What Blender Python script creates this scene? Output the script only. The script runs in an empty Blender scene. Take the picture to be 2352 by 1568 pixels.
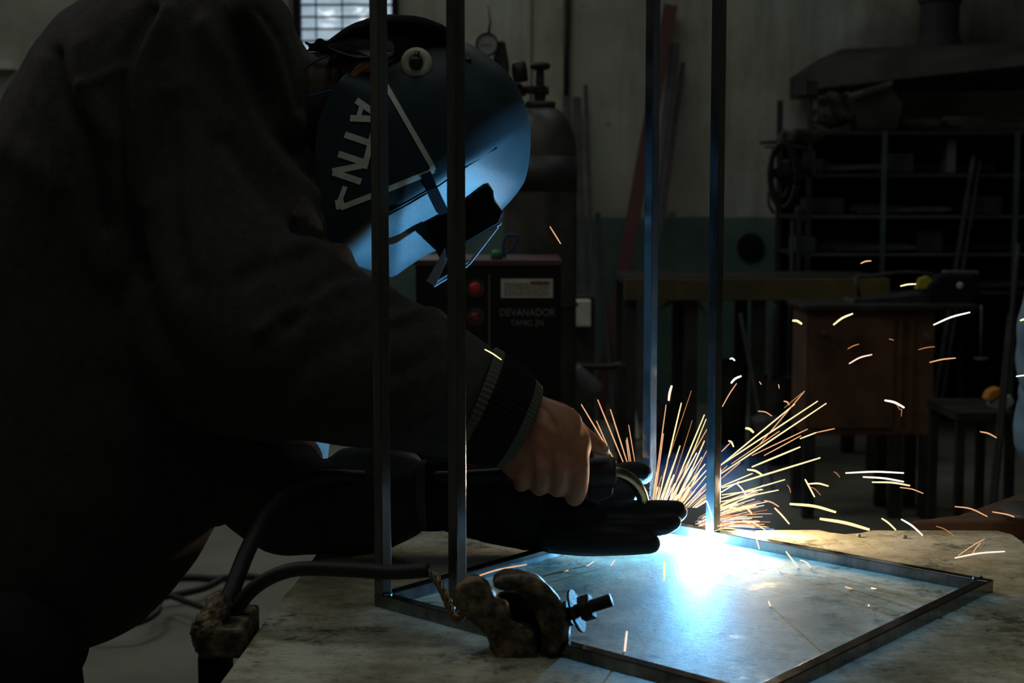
import bpy, bmesh, math, random
import numpy as np
from mathutils import Vector, Matrix

# ---------------------------------------------------------------- camera, world, lights
SC = bpy.context.scene
COL = SC.collection
W_PX, H_PX, F_PX = 2352, 1568, 3480.0
CAM = Vector((0.0, 0.0, 1.30))
PITCH = math.radians(5.35)
TABLE = 0.82

cd = bpy.data.cameras.new('camera')
cam = bpy.data.objects.new('camera', cd)
COL.objects.link(cam)
cam.location = CAM
cam.rotation_euler = (math.radians(90) - PITCH, 0, 0)
cd.sensor_width = 36.0
cd.lens = F_PX / W_PX * 36.0
cd.clip_start = 0.05
cd.dof.use_dof = True
cd.dof.focus_distance = 1.98
cd.dof.aperture_fstop = 8.0
SC.camera = cam

SC.view_settings.view_transform = 'Standard'
SC.view_settings.look = 'None'
SC.view_settings.exposure = 0.0
SC.view_settings.gamma = 1.0
SC.view_settings.use_curve_mapping = False
SC.cycles.use_denoising = True
SC.cycles.sample_clamp_indirect = 4.0
SC.cycles.volume_step_rate = 2.0
SC.cycles.max_bounces = 6

world = bpy.data.worlds.new('world')
SC.world = world
world.use_nodes = True
world.node_tree.nodes['Background'].inputs[0].default_value = (0.6, 0.75, 1.0, 1)
world.node_tree.nodes['Background'].inputs[1].default_value = 0.01


def light(name, kind, loc, energy, color, size=None, size_y=None, target=None):
    ld = bpy.data.lights.new(name, kind)
    ld.energy = energy
    ld.color = color
    if kind == 'AREA':
        ld.shape = 'RECTANGLE'
        ld.size = size
        ld.size_y = size_y or size
    elif size is not None:
        ld.shadow_soft_size = size
    o = bpy.data.objects.new(name, ld)
    COL.objects.link(o)
    o.location = loc
    if target is not None:
        d = Vector(target) - Vector(loc)
        o.rotation_euler = d.to_track_quat('-Z', 'Y').to_euler()
    return o


# daylight: two roof lights and the window of the back wall
light('skylight_daylight', 'AREA', (0.0, 1.0, 4.70), 13, (0.96, 1.0, 0.90), 3.0, 2.0, (0.0, 1.2, 0))
light('rear_skylight_daylight', 'AREA', (-0.7, 6.9, 4.70), 32, (0.95, 1.0, 0.92), 7.0, 1.6, (0.0, 7.6, 0))
light('left_fill_light', 'AREA', (-2.8, 4.0, 4.70), 34, (1.0, 0.96, 0.94), 2.0, 2.0, (-1.5, 2.8, 0.5))  # fill lamp added to brighten the upper back of the jacket
light('window_daylight', 'AREA', (-1.05, 9.35, 2.85), 6, (0.75, 0.88, 1.0), 0.7, 1.4, (-0.4, 2, 1.2))

FWD = Vector((0, math.cos(PITCH), -math.sin(PITCH)))
UP = Vector((0, math.sin(PITCH), math.cos(PITCH)))
RT = Vector((1, 0, 0))


def ray(px, py):
    return FWD + RT * ((px - W_PX / 2) / F_PX) + UP * ((H_PX / 2 - py) / F_PX)


def P(px, py, Y):
    """world point that stands at distance Y and is seen at this place in the photograph"""
    d = ray(px, py)
    return CAM + d * (Y / d.y)


def G(px, py, z=TABLE):
    d = ray(px, py)
    return CAM + d * ((z - CAM.z) / d.z)


def S(Y):
    return Y / F_PX


def proj(v):
    """N x 3 world points to pixels"""
    v = np.asarray(v, float) - np.array(CAM)
    f = v @ np.array(FWD)
    return np.stack([W_PX / 2 + F_PX * (v @ np.array(RT)) / f, H_PX / 2 - F_PX * (v @ np.array(UP)) / f], 1)


ARC = G(1603, 1238, TABLE + 0.0043)
light('spark_shower_light', 'POINT', P(1720, 1120, 2.15), 4.2, (1.0, 0.74, 0.46), 0.03)

# ---------------------------------------------------------------- materials


def mat(name, color, rough=0.6, metal=0.0, var=None, vscale=8.0, vlo=0.4, vhi=0.65, bump=0.0, bscale=60.0,
        spec=0.5, emit=None, estr=0.0, sheen=0.0, coat=0.0, detail=6.0, stretch=None):
    m = bpy.data.materials.new(name)
    m.use_nodes = True
    nt = m.node_tree
    b = nt.nodes['Principled BSDF']
    b.inputs['Base Color'].default_value = (*color, 1)
    b.inputs['Roughness'].default_value = rough
    b.inputs['Metallic'].default_value = metal
    b.inputs['Specular IOR Level'].default_value = spec
    b.inputs['Coat Weight'].default_value = coat
    b.inputs['Sheen Weight'].default_value = sheen
    if emit:
        b.inputs['Emission Color'].default_value = (*emit, 1)
        b.inputs['Emission Strength'].default_value = estr
    tc = nt.nodes.new('ShaderNodeTexCoord')
    src = tc.outputs['Object']
    if stretch:
        mp = nt.nodes.new('ShaderNodeMapping')
        mp.inputs['Scale'].default_value = stretch
        nt.links.new(src, mp.inputs[0])
        src = mp.outputs[0]
    if var:
        n = nt.nodes.new('ShaderNodeTexNoise')
        n.inputs['Scale'].default_value = vscale
        n.inputs['Detail'].default_value = detail
        n.inputs['Roughness'].default_value = 0.62
        nt.links.new(src, n.inputs['Vector'])
        r = nt.nodes.new('ShaderNodeValToRGB')
        r.color_ramp.elements[0].position = vlo
        r.color_ramp.elements[0].color = (*var, 1)
        r.color_ramp.elements[1].position = vhi
        r.color_ramp.elements[1].color = (*color, 1)
        nt.links.new(n.outputs[0], r.inputs[0])
        nt.links.new(r.outputs[0], b.inputs['Base Color'])
    if bump:
        n2 = nt.nodes.new('ShaderNodeTexNoise')
        n2.inputs['Scale'].default_value = bscale
        n2.inputs['Detail'].default_value = 4
        nt.links.new(src, n2.inputs['Vector'])
        bp = nt.nodes.new('ShaderNodeBump')
        bp.inputs['Strength'].default_value = bump
        bp.inputs['Distance'].default_value = 0.002
        nt.links.new(n2.outputs[0], bp.inputs['Height'])
        nt.links.new(bp.outputs[0], b.inputs['Normal'])
    return m


def emis(name, color, strength):
    m = bpy.data.materials.new(name)
    m.use_nodes = True
    nt = m.node_tree
    nt.nodes.clear()
    e = nt.nodes.new('ShaderNodeEmission')
    e.inputs[0].default_value = (*color, 1)
    e.inputs[1].default_value = strength
    o = nt.nodes.new('ShaderNodeOutputMaterial')
    nt.links.new(e.outputs[0], o.inputs[0])
    return m


class NT:
    """small helper for hand-made node materials"""

    def __init__(s, name):
        s.m = bpy.data.materials.new(name)
        s.m.use_nodes = True
        s.t = s.m.node_tree
        s.b = s.t.nodes['Principled BSDF']
        s.tc = s.t.nodes.new('ShaderNodeTexCoord').outputs['Object']

    def l(s, a, b):
        s.t.links.new(a, b)

    def mapping(s, scale=(1, 1, 1), rot=(0, 0, 0), src=None):
        n = s.t.nodes.new('ShaderNodeMapping')
        n.inputs['Scale'].default_value = scale
        n.inputs['Rotation'].default_value = rot
        s.l(src or s.tc, n.inputs[0])
        return n.outputs[0]

    def noise(s, scale, detail=6, rough=0.6, src=None, dist=0.0):
        n = s.t.nodes.new('ShaderNodeTexNoise')
        n.inputs['Scale'].default_value = scale
        n.inputs['Detail'].default_value = detail
        n.inputs['Roughness'].default_value = rough
        n.inputs['Distortion'].default_value = dist
        s.l(src or s.tc, n.inputs['Vector'])
        return n.outputs[0]

    def ramp(s, fac, stops):
        n = s.t.nodes.new('ShaderNodeValToRGB')
        e = n.color_ramp.elements
        while len(e) < len(stops):
            e.new(0.5)
        for k, (p, c) in enumerate(stops):
            e[k].position = p
            e[k].color = (*c, 1) if len(c) == 3 else c
        s.l(fac, n.inputs[0])
        return n.outputs[0]

    def mix(s, fac, a, b, mode='MIX'):
        n = s.t.nodes.new('ShaderNodeMix')
        n.data_type = 'RGBA'
        n.blend_type = mode
        for i, v in ((0, fac), (6, a), (7, b)):
            if hasattr(v, 'type') and hasattr(v, 'links'):
                s.l(v, n.inputs[i])
            else:
                n.inputs[i].default_value = v if i == 0 else (*v, 1)
        return n.outputs[2]

    def math(s, op, a, b=None):
        n = s.t.nodes.new('ShaderNodeMath')
        n.operation = op
        for i, v in enumerate((a, b)):
            if v is None:
                continue
            if hasattr(v, 'links'):
                s.l(v, n.inputs[i])
            else:
                n.inputs[i].default_value = v
        return n.outputs[0]

    def sep(s, src=None):
        n = s.t.nodes.new('ShaderNodeSeparateXYZ')
        s.l(src or s.tc, n.inputs[0])
        return n.outputs

    def bump(s, h, strength, dist=0.002):
        n = s.t.nodes.new('ShaderNodeBump')
        n.inputs['Strength'].default_value = strength
        n.inputs['Distance'].default_value = dist
        s.l(h, n.inputs['Height'])
        s.l(n.outputs[0], s.b.inputs['Normal'])


def bw(v):
    return (v, v, v)


# worn white bench plate
t = NT('worn_bench_top')
big = t.ramp(t.noise(7.0, 9, 0.70), [(0.38, (0.25, 0.225, 0.145)), (0.50, (0.40, 0.38, 0.265)), (0.61, (0.60, 0.59, 0.47))])
st = t.mapping((1.0, 1.25, 1.0), (0, 0, 0.3))
grime = t.ramp(t.noise(26.0, 9, 0.72, st), [(0.30, bw(0.45)), (0.46, bw(0.88)), (0.62, bw(1.0))])
c1 = t.mix(0.85, big, grime, 'MULTIPLY')
spk = t.ramp(t.noise(150.0, 6, 0.7, t.mapping((0.75, 1.0, 1.0), (0, 0, -0.35))), [(0.36, bw(0.15)), (0.42, bw(1.0))])
c2 = t.mix(0.65, c1, spk, 'MULTIPLY')
scr = t.ramp(t.noise(60.0, 5, 0.7, t.mapping((0.4, 3.5, 1.0), (0, 0, 0.5))), [(0.33, bw(0.45)), (0.42, bw(1.0))])
c3 = t.mix(0.7, c2, scr, 'MULTIPLY')
blot = t.ramp(t.noise(13.0, 8, 0.78), [(0.385, bw(0.15)), (0.43, bw(0.8)), (0.48, bw(1.0))])
c4 = t.mix(0.8, c3, blot, 'MULTIPLY')
rust = t.ramp(t.noise(38.0, 3, 0.5, None), [(0.70, (1, 1, 1)), (0.78, (0.45, 0.26, 0.12))])
c5 = t.mix(0.6, c4, rust, 'MULTIPLY')
t.l(c5, t.b.inputs['Base Color'])
t.l(t.ramp(t.noise(9.0, 6, 0.7), [(0.30, bw(0.34)), (0.40, bw(0.66))]), t.b.inputs['Roughness'])
t.b.inputs['Specular IOR Level'].default_value = 0.16
t.bump(t.noise(160.0, 5, 0.7, st), 0.35, 0.0012)
M_BENCH = t.m

# back wall: cream-grey plaster above, green dado below, drips and soot
t = NT('stained_plaster_wall')
x, y, z = t.sep()
up = t.ramp(t.noise(1.1, 8, 0.65), [(0.3, (0.235, 0.235, 0.185)), (0.52, (0.36, 0.36, 0.30)), (0.7, (0.43, 0.45, 0.42))])
drip = t.ramp(t.noise(3.2, 6, 0.7, t.mapping((1.0, 1.0, 0.10))), [(0.34, bw(0.55)), (0.5, bw(1.0))])
up = t.mix(0.8, up, drip, 'MULTIPLY')
sp = t.ramp(t.noise(7.0, 5, 0.7), [(0.30, bw(0.25)), (0.36, bw(1.0))])
up = t.mix(0.8, up, sp, 'MULTIPLY')
low = t.ramp(t.noise(2.5, 6, 0.6), [(0.3, (0.055, 0.10, 0.085)), (0.6, (0.095, 0.165, 0.14))])
edge = t.math('ADD', z, t.math('MULTIPLY', t.noise(3.0, 3, 0.5), 0.05))
isup = t.ramp(t.math('MULTIPLY', edge, 0.5), [(0.603, bw(0)), (0.608, bw(1))])
c = t.mix(isup, low, up)
# soot around the forge flue (a stain that stays where it is)
dx = t.math('SUBTRACT', x, 2.75)
dz = t.math('SUBTRACT', z, 2.15)
rr = t.math('SQRT', t.math('ADD', t.math('MULTIPLY', t.math('MULTIPLY', dx, dx), 0.45), t.math('MULTIPLY', dz, dz)))
rr = t.math('ADD', rr, t.math('MULTIPLY', t.noise(2.2, 6, 0.65), 0.7))
soot = t.ramp(rr, [(0.42, bw(0.12)), (0.95, bw(1.0))])
c = t.mix(1.0, c, soot, 'MULTIPLY')
t.l(c, t.b.inputs['Base Color'])
t.b.inputs['Roughness'].default_value = 0.85
t.bump(t.noise(14.0, 5, 0.6), 0.4, 0.01)
M_WALL = t.m

M_PILASTER = mat('pale_plaster', (0.40, 0.40, 0.32), 0.85, var=(0.20, 0.20, 0.15), vscale=2.5)
M_FLOOR = mat('stained_concrete', (0.20, 0.195, 0.155), 0.8, var=(0.11, 0.105, 0.08), vscale=1.8, vlo=0.3, vhi=0.7, bump=0.2, bscale=30)
M_CEIL = mat('ceiling_paint', (0.35, 0.35, 0.32), 0.9)

t = NT('mill_steel')
t.l(t.ramp(t.noise(24, 6, 0.7, t.mapping((1, 1, 0.15))), [(0.3, (0.10, 0.10, 0.103)), (0.62, (0.25, 0.252, 0.26))]), t.b.inputs['Base Color'])
t.b.inputs['Metallic'].default_value = 0.97
t.l(t.ramp(t.noise(40, 4, 0.6), [(0.3, bw(0.12)), (0.7, bw(0.22))]), t.b.inputs['Roughness'])
t.bump(t.noise(220, 3, 0.6), 0.12, 0.0006)
M_STEEL = t.m

M_WELD = mat('weld_bead', (0.10, 0.12, 0.14), 0.35, 0.8, bump=0.6, bscale=300)
t = NT('charcoal_fleece')
t.l(t.ramp(t.noise(70, 5, 0.7), [(0.3, (0.045, 0.039, 0.037)), (0.7, (0.082, 0.071, 0.067))]), t.b.inputs['Base Color'])
t.b.inputs['Roughness'].default_value = 0.95
t.b.inputs['Specular IOR Level'].default_value = 0.1
t.b.inputs['Sheen Weight'].default_value = 0.10
t.b.inputs['Sheen Roughness'].default_value = 0.5
t.bump(t.noise(260, 5, 0.75), 0.9, 0.0035)
M_FLEECE = t.m
M_CUFF = mat('dark_rib_knit', (0.016, 0.018, 0.014), 0.95, spec=0.1, bump=0.4, bscale=300)
M_CUFFS = mat('grey_green_rib_knit', (0.115, 0.125, 0.092), 0.95, spec=0.1, bump=0.4, bscale=300)
M_PANTS = mat('black_work_trousers', (0.02, 0.02, 0.02), 0.9, spec=0.1, bump=0.3, bscale=200)
t = NT('skin')
t.l(t.ramp(t.noise(28, 6, 0.65), [(0.3, (0.36, 0.13, 0.06)), (0.65, (0.52, 0.22, 0.115))]), t.b.inputs['Base Color'])
t.b.inputs['Roughness'].default_value = 0.5
t.b.inputs['Subsurface Weight'].default_value = 0.08
t.b.inputs['Subsurface Radius'].default_value = (0.01, 0.004, 0.002)
t.bump(t.noise(190, 5, 0.7), 0.35, 0.001)
M_SKIN = t.m
M_NAIL = mat('fingernail', (0.50, 0.30, 0.22), 0.3)
M_GLOVE = mat('black_leather_glove', (0.009, 0.0085, 0.008), 0.75, spec=0.25, bump=0.5, bscale=120)
M_GAUNT = mat('olive_gauntlet', (0.03, 0.034, 0.024), 0.9, var=(0.014, 0.016, 0.011), vscale=30, spec=0.1)
M_RED = mat('red_fabric', (0.25, 0.02, 0.015), 0.8)
M_CLOTH = mat('black_cloth', (0.010, 0.010, 0.011), 0.95, spec=0.1, bump=0.5, bscale=150)
M_NECK = mat('brown_balaclava', (0.07, 0.052, 0.042), 0.95, spec=0.1, bump=0.5, bscale=300)
M_SHELL = mat('helmet_plastic', (0.031, 0.051, 0.060), 0.46, spec=0.20, var=(0.024, 0.038, 0.045), vscale=20, bump=0.10, bscale=400)
M_BAND = mat('grey_headgear_plastic', (0.10, 0.105, 0.10), 0.45)
M_BLK = mat('black_plastic', (0.012, 0.012, 0.013), 0.4)
M_BLKM = mat('matt_black', (0.008, 0.008, 0.009), 0.8, spec=0.15)
M_LENS = mat('dark_lens', (0.01, 0.015, 0.02), 0.08)
M_CLEAR = mat('cover_plate_edge', (0.30, 0.36, 0.40), 0.15)
M_KNOB = mat('ivory_plastic', (0.62, 0.60, 0.46), 0.5, var=(0.48, 0.46, 0.35), vscale=40)
M_DECAL = mat('decal_vinyl', (0.80, 0.82, 0.72), 0.5, var=(0.60, 0.62, 0.54), vscale=60, vlo=0.3, vhi=0.6)
M_BLUEC = mat('blue_cord', (0.01, 0.05, 0.14), 0.8)
M_RUBBER = mat('black_rubber', (0.010, 0.010, 0.010), 0.6)
M_COPPER = mat('tarnished_copper', (0.20, 0.15, 0.08), 0.45, 0.7)
t = NT('cast_iron')
t.l(t.ramp(t.noise(45, 7, 0.7), [(0.38, (0.02, 0.017, 0.013)), (0.50, (0.10, 0.080, 0.054)), (0.62, (0.30, 0.21, 0.12))]), t.b.inputs['Base Color'])
t.b.inputs['Metallic'].default_value = 0.3
t.b.inputs['Roughness'].default_value = 0.6
t.bump(t.noise(110, 6, 0.7), 0.8, 0.003)
M_IRON = t.m
M_BOLT = mat('oily_bolt_steel', (0.028, 0.024, 0.020), 0.8, bump=0.5, bscale=200, spec=0.2)
M_BRASS = mat('heated_brass_neck', (0.42, 0.33, 0.22), 0.22, 1.0, bump=0.08, bscale=200)
M_FRED = mat('red_painted_steel', (0.085, 0.010, 0.014), 0.6, var=(0.05, 0.007, 0.009), vscale=3)
M_GREYB = mat('grey_flat_steel', (0.10, 0.105, 0.105), 0.6, var=(0.06, 0.06, 0.065), vscale=4)
M_DARKB = mat('dark_steel', (0.04, 0.04, 0.042), 0.6, 0.3, var=(0.02, 0.018, 0.016), vscale=9)
M_RUSTY = mat('rusty_sheet', (0.13, 0.060, 0.026), 0.8, var=(0.05, 0.022, 0.012), vscale=4.5, vlo=0.38, vhi=0.62)
M_GREENP = mat('green_painted_steel', (0.05, 0.085, 0.075), 0.6, var=(0.03, 0.05, 0.045), vscale=5)
M_SCRAP = mat('scrap_metal', (0.055, 0.052, 0.048), 0.55, 0.3, var=(0.02, 0.018, 0.016), vscale=7)
M_SCRAPL = mat('bright_scrap', (0.16, 0.16, 0.155), 0.45, 0.5, var=(0.07, 0.07, 0.07), vscale=9)
M_HOOD = mat('sooty_sheet', (0.045, 0.043, 0.038), 0.8, var=(0.020, 0.019, 0.016), vscale=3)
M_FLUE = mat('flue_black', (0.018, 0.020, 0.019), 0.8)
M_YEL = mat('ochre_painted_beam', (0.11, 0.085, 0.02), 0.7, var=(0.05, 0.04, 0.015), vscale=4)
M_YELB = mat('yellow_plastic', (0.40, 0.33, 0.03), 0.6)
M_ORG = mat('orange_plastic', (0.55, 0.20, 0.02), 0.6)
M_NAVY = mat('navy_enamel', (0.006, 0.0065, 0.009), 0.6, spec=0.2)
M_NAVYP = mat('control_panel', (0.009, 0.009, 0.010), 0.6, spec=0.2)
M_KRED = mat('red_knob', (0.45, 0.01, 0.02), 0.5)
M_LAB = mat('label_paper', (0.55, 0.55, 0.49), 0.7, var=(0.42, 0.42, 0.37), vscale=30)
M_INK = mat('label_ink', (0.08, 0.07, 0.07), 0.8)
M_INKR = mat('label_red_ink', (0.20, 0.02, 0.02), 0.8)
M_TXT = mat('panel_lettering', (0.17, 0.175, 0.18), 0.7)
M_WHITE = mat('off_white', (0.55, 0.56, 0.52), 0.6)
M_CYL = mat('gas_cylinder_paint', (0.085, 0.082, 0.068), 0.45, var=(0.035, 0.033, 0.028), vscale=6)
M_CYLD = mat('dark_cylinder_band', (0.03, 0.032, 0.034), 0.5)
M_GAUGE = mat('gauge_face', (0.30, 0.31, 0.30), 0.4)
M_WOOD = mat('brown_board', (0.11, 0.055, 0.028), 0.8, var=(0.045, 0.022, 0.012), vscale=6, stretch=(1, 6, 1))
M_BLUEJ = mat('light_blue_jacket', (0.26, 0.42, 0.56), 0.85, var=(0.20, 0.33, 0.46), vscale=12)
M_CAN = mat('small_can', (0.25, 0.26, 0.25), 0.4)

SPARK = {
    'w': emis('white_hot_spark', (1.0, 0.86, 0.72), 1.7),
    'y': emis('yellow_spark', (1.0, 0.80, 0.42), 1.3),
    'p': emis('pink_white_spark', (1.0, 0.70, 0.56), 1.35),
    'o': emis('orange_spark', (1.0, 0.52, 0.26), 0.95),
    'd': emis('dim_spark', (0.62, 0.24, 0.10), 0.9),
    'b': emis('blue_spark', (0.30, 0.45, 0.85), 0.9),
}

# ---------------------------------------------------------------- mesh helpers


def tag(o, label=None, cat=None, group=None, kind=None):
    if label:
        o['label'] = label
    if cat:
        o['category'] = cat
    if group:
        o['group'] = group
    if kind:
        o['kind'] = kind
    return o


class MB:
    def __init__(s):
        s.v, s.f, s.mi = [], [], []

    def add(s, vf, mi=0):
        v, f = vf
        n = len(s.v)
        s.v += [tuple(a) for a in v]
        s.f += [tuple(i + n for i in q) for q in f]
        s.mi += [mi] * len(f)
        return s

    def build(s, name, mats, parent=None, smooth=False, bevel=0.0, seg=2, recentre=True):
        me = bpy.data.meshes.new(name)
        vs = np.array(s.v, float)
        org = Vector((0, 0, 0))
        if parent is None and recentre:
            lo, hi = vs.min(0), vs.max(0)
            org = Vector(((lo[0] + hi[0]) / 2, (lo[1] + hi[1]) / 2, lo[2]))
            vs = vs - np.array(org)
        me.from_pydata([tuple(a) for a in vs], [], s.f)
        mats = mats if isinstance(mats, (list, tuple)) else [mats]
        for m in mats:
            me.materials.append(m)
        if len(mats) > 1:
            me.polygons.foreach_set('material_index', s.mi)
        if smooth:
            me.polygons.foreach_set('use_smooth', [True] * len(me.polygons))
        me.update()
        bm = bmesh.new()
        bm.from_mesh(me)
        bmesh.ops.recalc_face_normals(bm, faces=bm.faces)
        bm.to_mesh(me)
        bm.free()
        o = bpy.data.objects.new(name, me)
        COL.objects.link(o)
        o.location = org
        if parent is not None:
            attach(o, parent)
        if bevel:
            b = o.modifiers.new('bevel', 'BEVEL')
            b.width = bevel
            b.segments = seg
            b.limit_method = 'ANGLE'
        return o


def wloc(o):
    p = Vector(o.location)
    if o.parent is not None:
        p = p + o.matrix_parent_inverse.translation + wloc(o.parent)
    return p


def attach(o, parent):
    o.parent = parent
    o.matrix_parent_inverse = Matrix.Translation(-wloc(parent))


def root(name, loc, label, cat, group=None):
    o = bpy.data.objects.new(name, None)
    COL.objects.link(o)
    o.empty_display_size = 0.05
    o.location = loc
    return tag(o, label, cat, group)


def box(lo, hi):
    x0, y0, z0 = lo
    x1, y1, z1 = hi
    v = [(x0, y0, z0), (x1, y0, z0), (x1, y1, z0), (x0, y1, z0), (x0, y0, z1), (x1, y0, z1), (x1, y1, z1), (x0, y1, z1)]
    return v, [(0, 3, 2, 1), (4, 5, 6, 7), (0, 1, 5, 4), (1, 2, 6, 5), (2, 3, 7, 6), (3, 0, 4, 7)]


def bar(p0, p1, w, h, side=None):
    """rectangular bar; side = horizontal direction of its width"""
    p0, p1 = Vector(p0), Vector(p1)
    t = (p1 - p0).normalized()
    if side is None:
        side = Vector((0, 0, 1)).cross(t)
        if side.length < 1e-3:
            side = Vector((1, 0, 0))
    side = Vector(side)
    side = (side - t * side.dot(t)).normalized()
    u = t.cross(side).normalized()
    v = []
    for p in (p0, p1):
        for a, b in ((-1, -1), (1, -1), (1, 1), (-1, 1)):
            v.append(p + side * (a * w / 2) + u * (b * h / 2))
    return v, [(0, 1, 2, 3), (7, 6, 5, 4), (0, 4, 5, 1), (1, 5, 6, 2), (2, 6, 7, 3), (3, 7, 4, 0)]


def frame_at(t):
    t = t.normalized()
    a = Vector((0, 1, 0)) if abs(t.y) < 0.9 else Vector((1, 0, 0))
    n = t.cross(a).normalized()
    return n, t.cross(n).normalized()


def catmull(pts, sub):
    a = np.array(pts, float)
    if len(a) < 3 or sub < 2:
        return a
    e = np.vstack([2 * a[0] - a[1], a, 2 * a[-1] - a[-2]])
    out = []
    for i in range(1, len(e) - 2):
        p0, p1, p2, p3 = e[i - 1], e[i], e[i + 1], e[i + 2]
        for k in range(sub):
            t = k / sub
            out.append(0.5 * (2 * p1 + (p2 - p0) * t + (2 * p0 - 5 * p1 + 4 * p2 - p3) * t * t + (3 * p1 - p0 - 3 * p2 + p3) * t ** 3))
    out.append(a[-1])
    return np.array(out)


def closed_catmull(pts, sub):
    a = np.array(pts, float)
    n = len(a)
    out = []
    for i in range(n):
        p0, p1, p2, p3 = a[i - 1], a[i], a[(i + 1) % n], a[(i + 2) % n]
        for k in range(sub):
            t = k / sub
            out.append(0.5 * (2 * p1 + (p2 - p0) * t + (2 * p0 - 5 * p1 + 4 * p2 - p3) * t * t + (3 * p1 - p0 - 3 * p2 + p3) * t ** 3))
    return np.array(out)


def tube(pts, r, n=10, sub=1, cap=True):
    """round tube through world points; r one radius or one per point"""
    pts = [list(p) for p in pts]
    rs = [r] * len(pts) if not hasattr(r, '__len__') else list(r)
    a = catmull([p + [q] for p, q in zip(pts, rs)], sub)
    m = len(a)
    v, f = [], []
    pn = None
    for i in range(m):
        t = Vector(a[min(i + 1, m - 1)][:3] - a[max(i - 1, 0)][:3])
        if t.length < 1e-9:
            t = Vector((0, 0, 1))
        t.normalize()
        if pn is None:
            n1, n2 = frame_at(t)
        else:
            n1 = (pn - t * pn.dot(t)).normalized()
            n2 = t.cross(n1)
        pn = n1
        c = Vector(a[i][:3])
        for k in range(n):
            an = 2 * math.pi * k / n
            v.append(c + (n1 * math.cos(an) + n2 * math.sin(an)) * a[i][3])
    for i in range(m - 1):
        for k in range(n):
            f.append((i * n + k, i * n + (k + 1) % n, (i + 1) * n + (k + 1) % n, (i + 1) * n + k))
    if cap:
        f.append(tuple(range(n))[::-1])
        f.append(tuple((m - 1) * n + k for k in range(n)))
    return v, f


def lathe(profile, org, axis, n=32):
    """profile of (radius, distance along axis)"""
    org, t = Vector(org), Vector(axis).normalized()
    n1, n2 = frame_at(t)
    v, f = [], []
    for r, h in profile:
        for k in range(n):
            an = 2 * math.pi * k / n
            v.append(org + t * h + (n1 * math.cos(an) + n2 * math.sin(an)) * max(r, 1e-5))
    m = len(profile)
    for i in range(m - 1):
        for k in range(n):
            f.append((i * n + k, i * n + (k + 1) % n, (i + 1) * n + (k + 1) % n, (i + 1) * n + k))
    f.append(tuple(range(n))[::-1])
    f.append(tuple((m - 1) * n + k for k in range(n)))
    return v, f


def loft(secs, sub=5, n=28, cap=True, ck=1.0):
    """secs: (px, py, Y, half width in px across the path, half depth in m)"""
    raw = []
    for px, py, Y, a, b in secs:
        c = P(px, py, Y)
        raw.append([c.x, c.y, c.z, a * S(Y), b])
    a = catmull(raw, sub)
    m = len(a)
    rings = []
    tang = []
    for i in range(m):
        t = Vector(a[min(i + 1, m - 1)][:3] - a[max(i - 1, 0)][:3]).normalized()
        tang.append(t)
    seq = [(Vector(a[i][:3]), tang[i], a[i][3], a[i][4]) for i in range(m)]
    if cap:
        head, tail = [], []
        for an in (80, 55, 28):
            s_, c_ = math.sin(math.radians(an)), math.cos(math.radians(an))
            R0, R1 = min(a[0][3], a[0][4]), min(a[-1][3], a[-1][4])
            head.append((Vector(a[0][:3]) - tang[0] * R0 * s_ * ck, tang[0], a[0][3] * c_, a[0][4] * c_))
            tail.append((Vector(a[-1][:3]) + tang[-1] * R1 * s_ * ck, tang[-1], a[-1][3] * c_, a[-1][4] * c_))
        seq = head + seq + tail[::-1]
    v, f = [], []
    for c, t, ra, rb in seq:
        d = Vector((0, 1, 0))
        d = (d - t * d.dot(t)).normalized()
        nn = t.cross(d).normalized()
        for k in range(n):
            an = 2 * math.pi * k / n
            v.append(c + nn * (math.cos(an) * ra) + d * (math.sin(an) * rb))
    m = len(seq)
    for i in range(m - 1):
        for k in range(n):
            f.append((i * n + k, i * n + (k + 1) % n, (i + 1) * n + (k + 1) % n, (i + 1) * n + k))
    f.append(tuple(range(n))[::-1])
    f.append(tuple((m - 1) * n + k for k in range(n)))
    return v, f


def chain(pts, sub=4, n=16, flat=1.0):
    """finger-like chain of (px, py, Y, radius px)"""
    return loft([(x, y, Y, r, r * S(Y) * flat) for x, y, Y, r in pts], sub, n)


def ellipsoid(c, r, nu=24, nv=14, rot=None):
    v, f = [], []
    R = rot or Matrix.Identity(3)
    for i in range(nv + 1):
        ph = math.pi * (i + 0.02 * (i == 0) - 0.02 * (i == nv)) / nv
        for k in range(nu):
            th = 2 * math.pi * k / nu
            p = Vector((r[0] * math.sin(ph) * math.cos(th), r[1] * math.sin(ph) * math.sin(th), r[2] * math.cos(ph)))
            v.append(Vector(c) + R @ p)
    for i in range(nv):
        for k in range(nu):
            f.append((i * nu + k, i * nu + (k + 1) % nu, (i + 1) * nu + (k + 1) % nu, (i + 1) * nu + k))
    f.append(tuple(range(nu)))
    f.append(tuple(nv * nu + k for k in range(nu))[::-1])
    return v, f


def fuse(name, geos, voxel, smooth_n=6):
    """voxel union of several closed shapes -> (verts, faces) as numpy"""
    mb = MB()
    for g in geos:
        mb.add(g)
    o = mb.build(name + '_raw', M_BLK, recentre=False)
    r = o.modifiers.new('r', 'REMESH')
    r.mode = 'VOXEL'
    r.voxel_size = voxel
    if smooth_n:
        s_ = o.modifiers.new('s', 'SMOOTH')
        s_.factor = 0.5
        s_.iterations = smooth_n
    dg = bpy.context.evaluated_depsgraph_get()
    me = bpy.data.meshes.new_from_object(o.evaluated_get(dg))
    old = o.data
    bpy.data.objects.remove(o)
    bpy.data.meshes.remove(old)
    me.name = name
    return me


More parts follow.
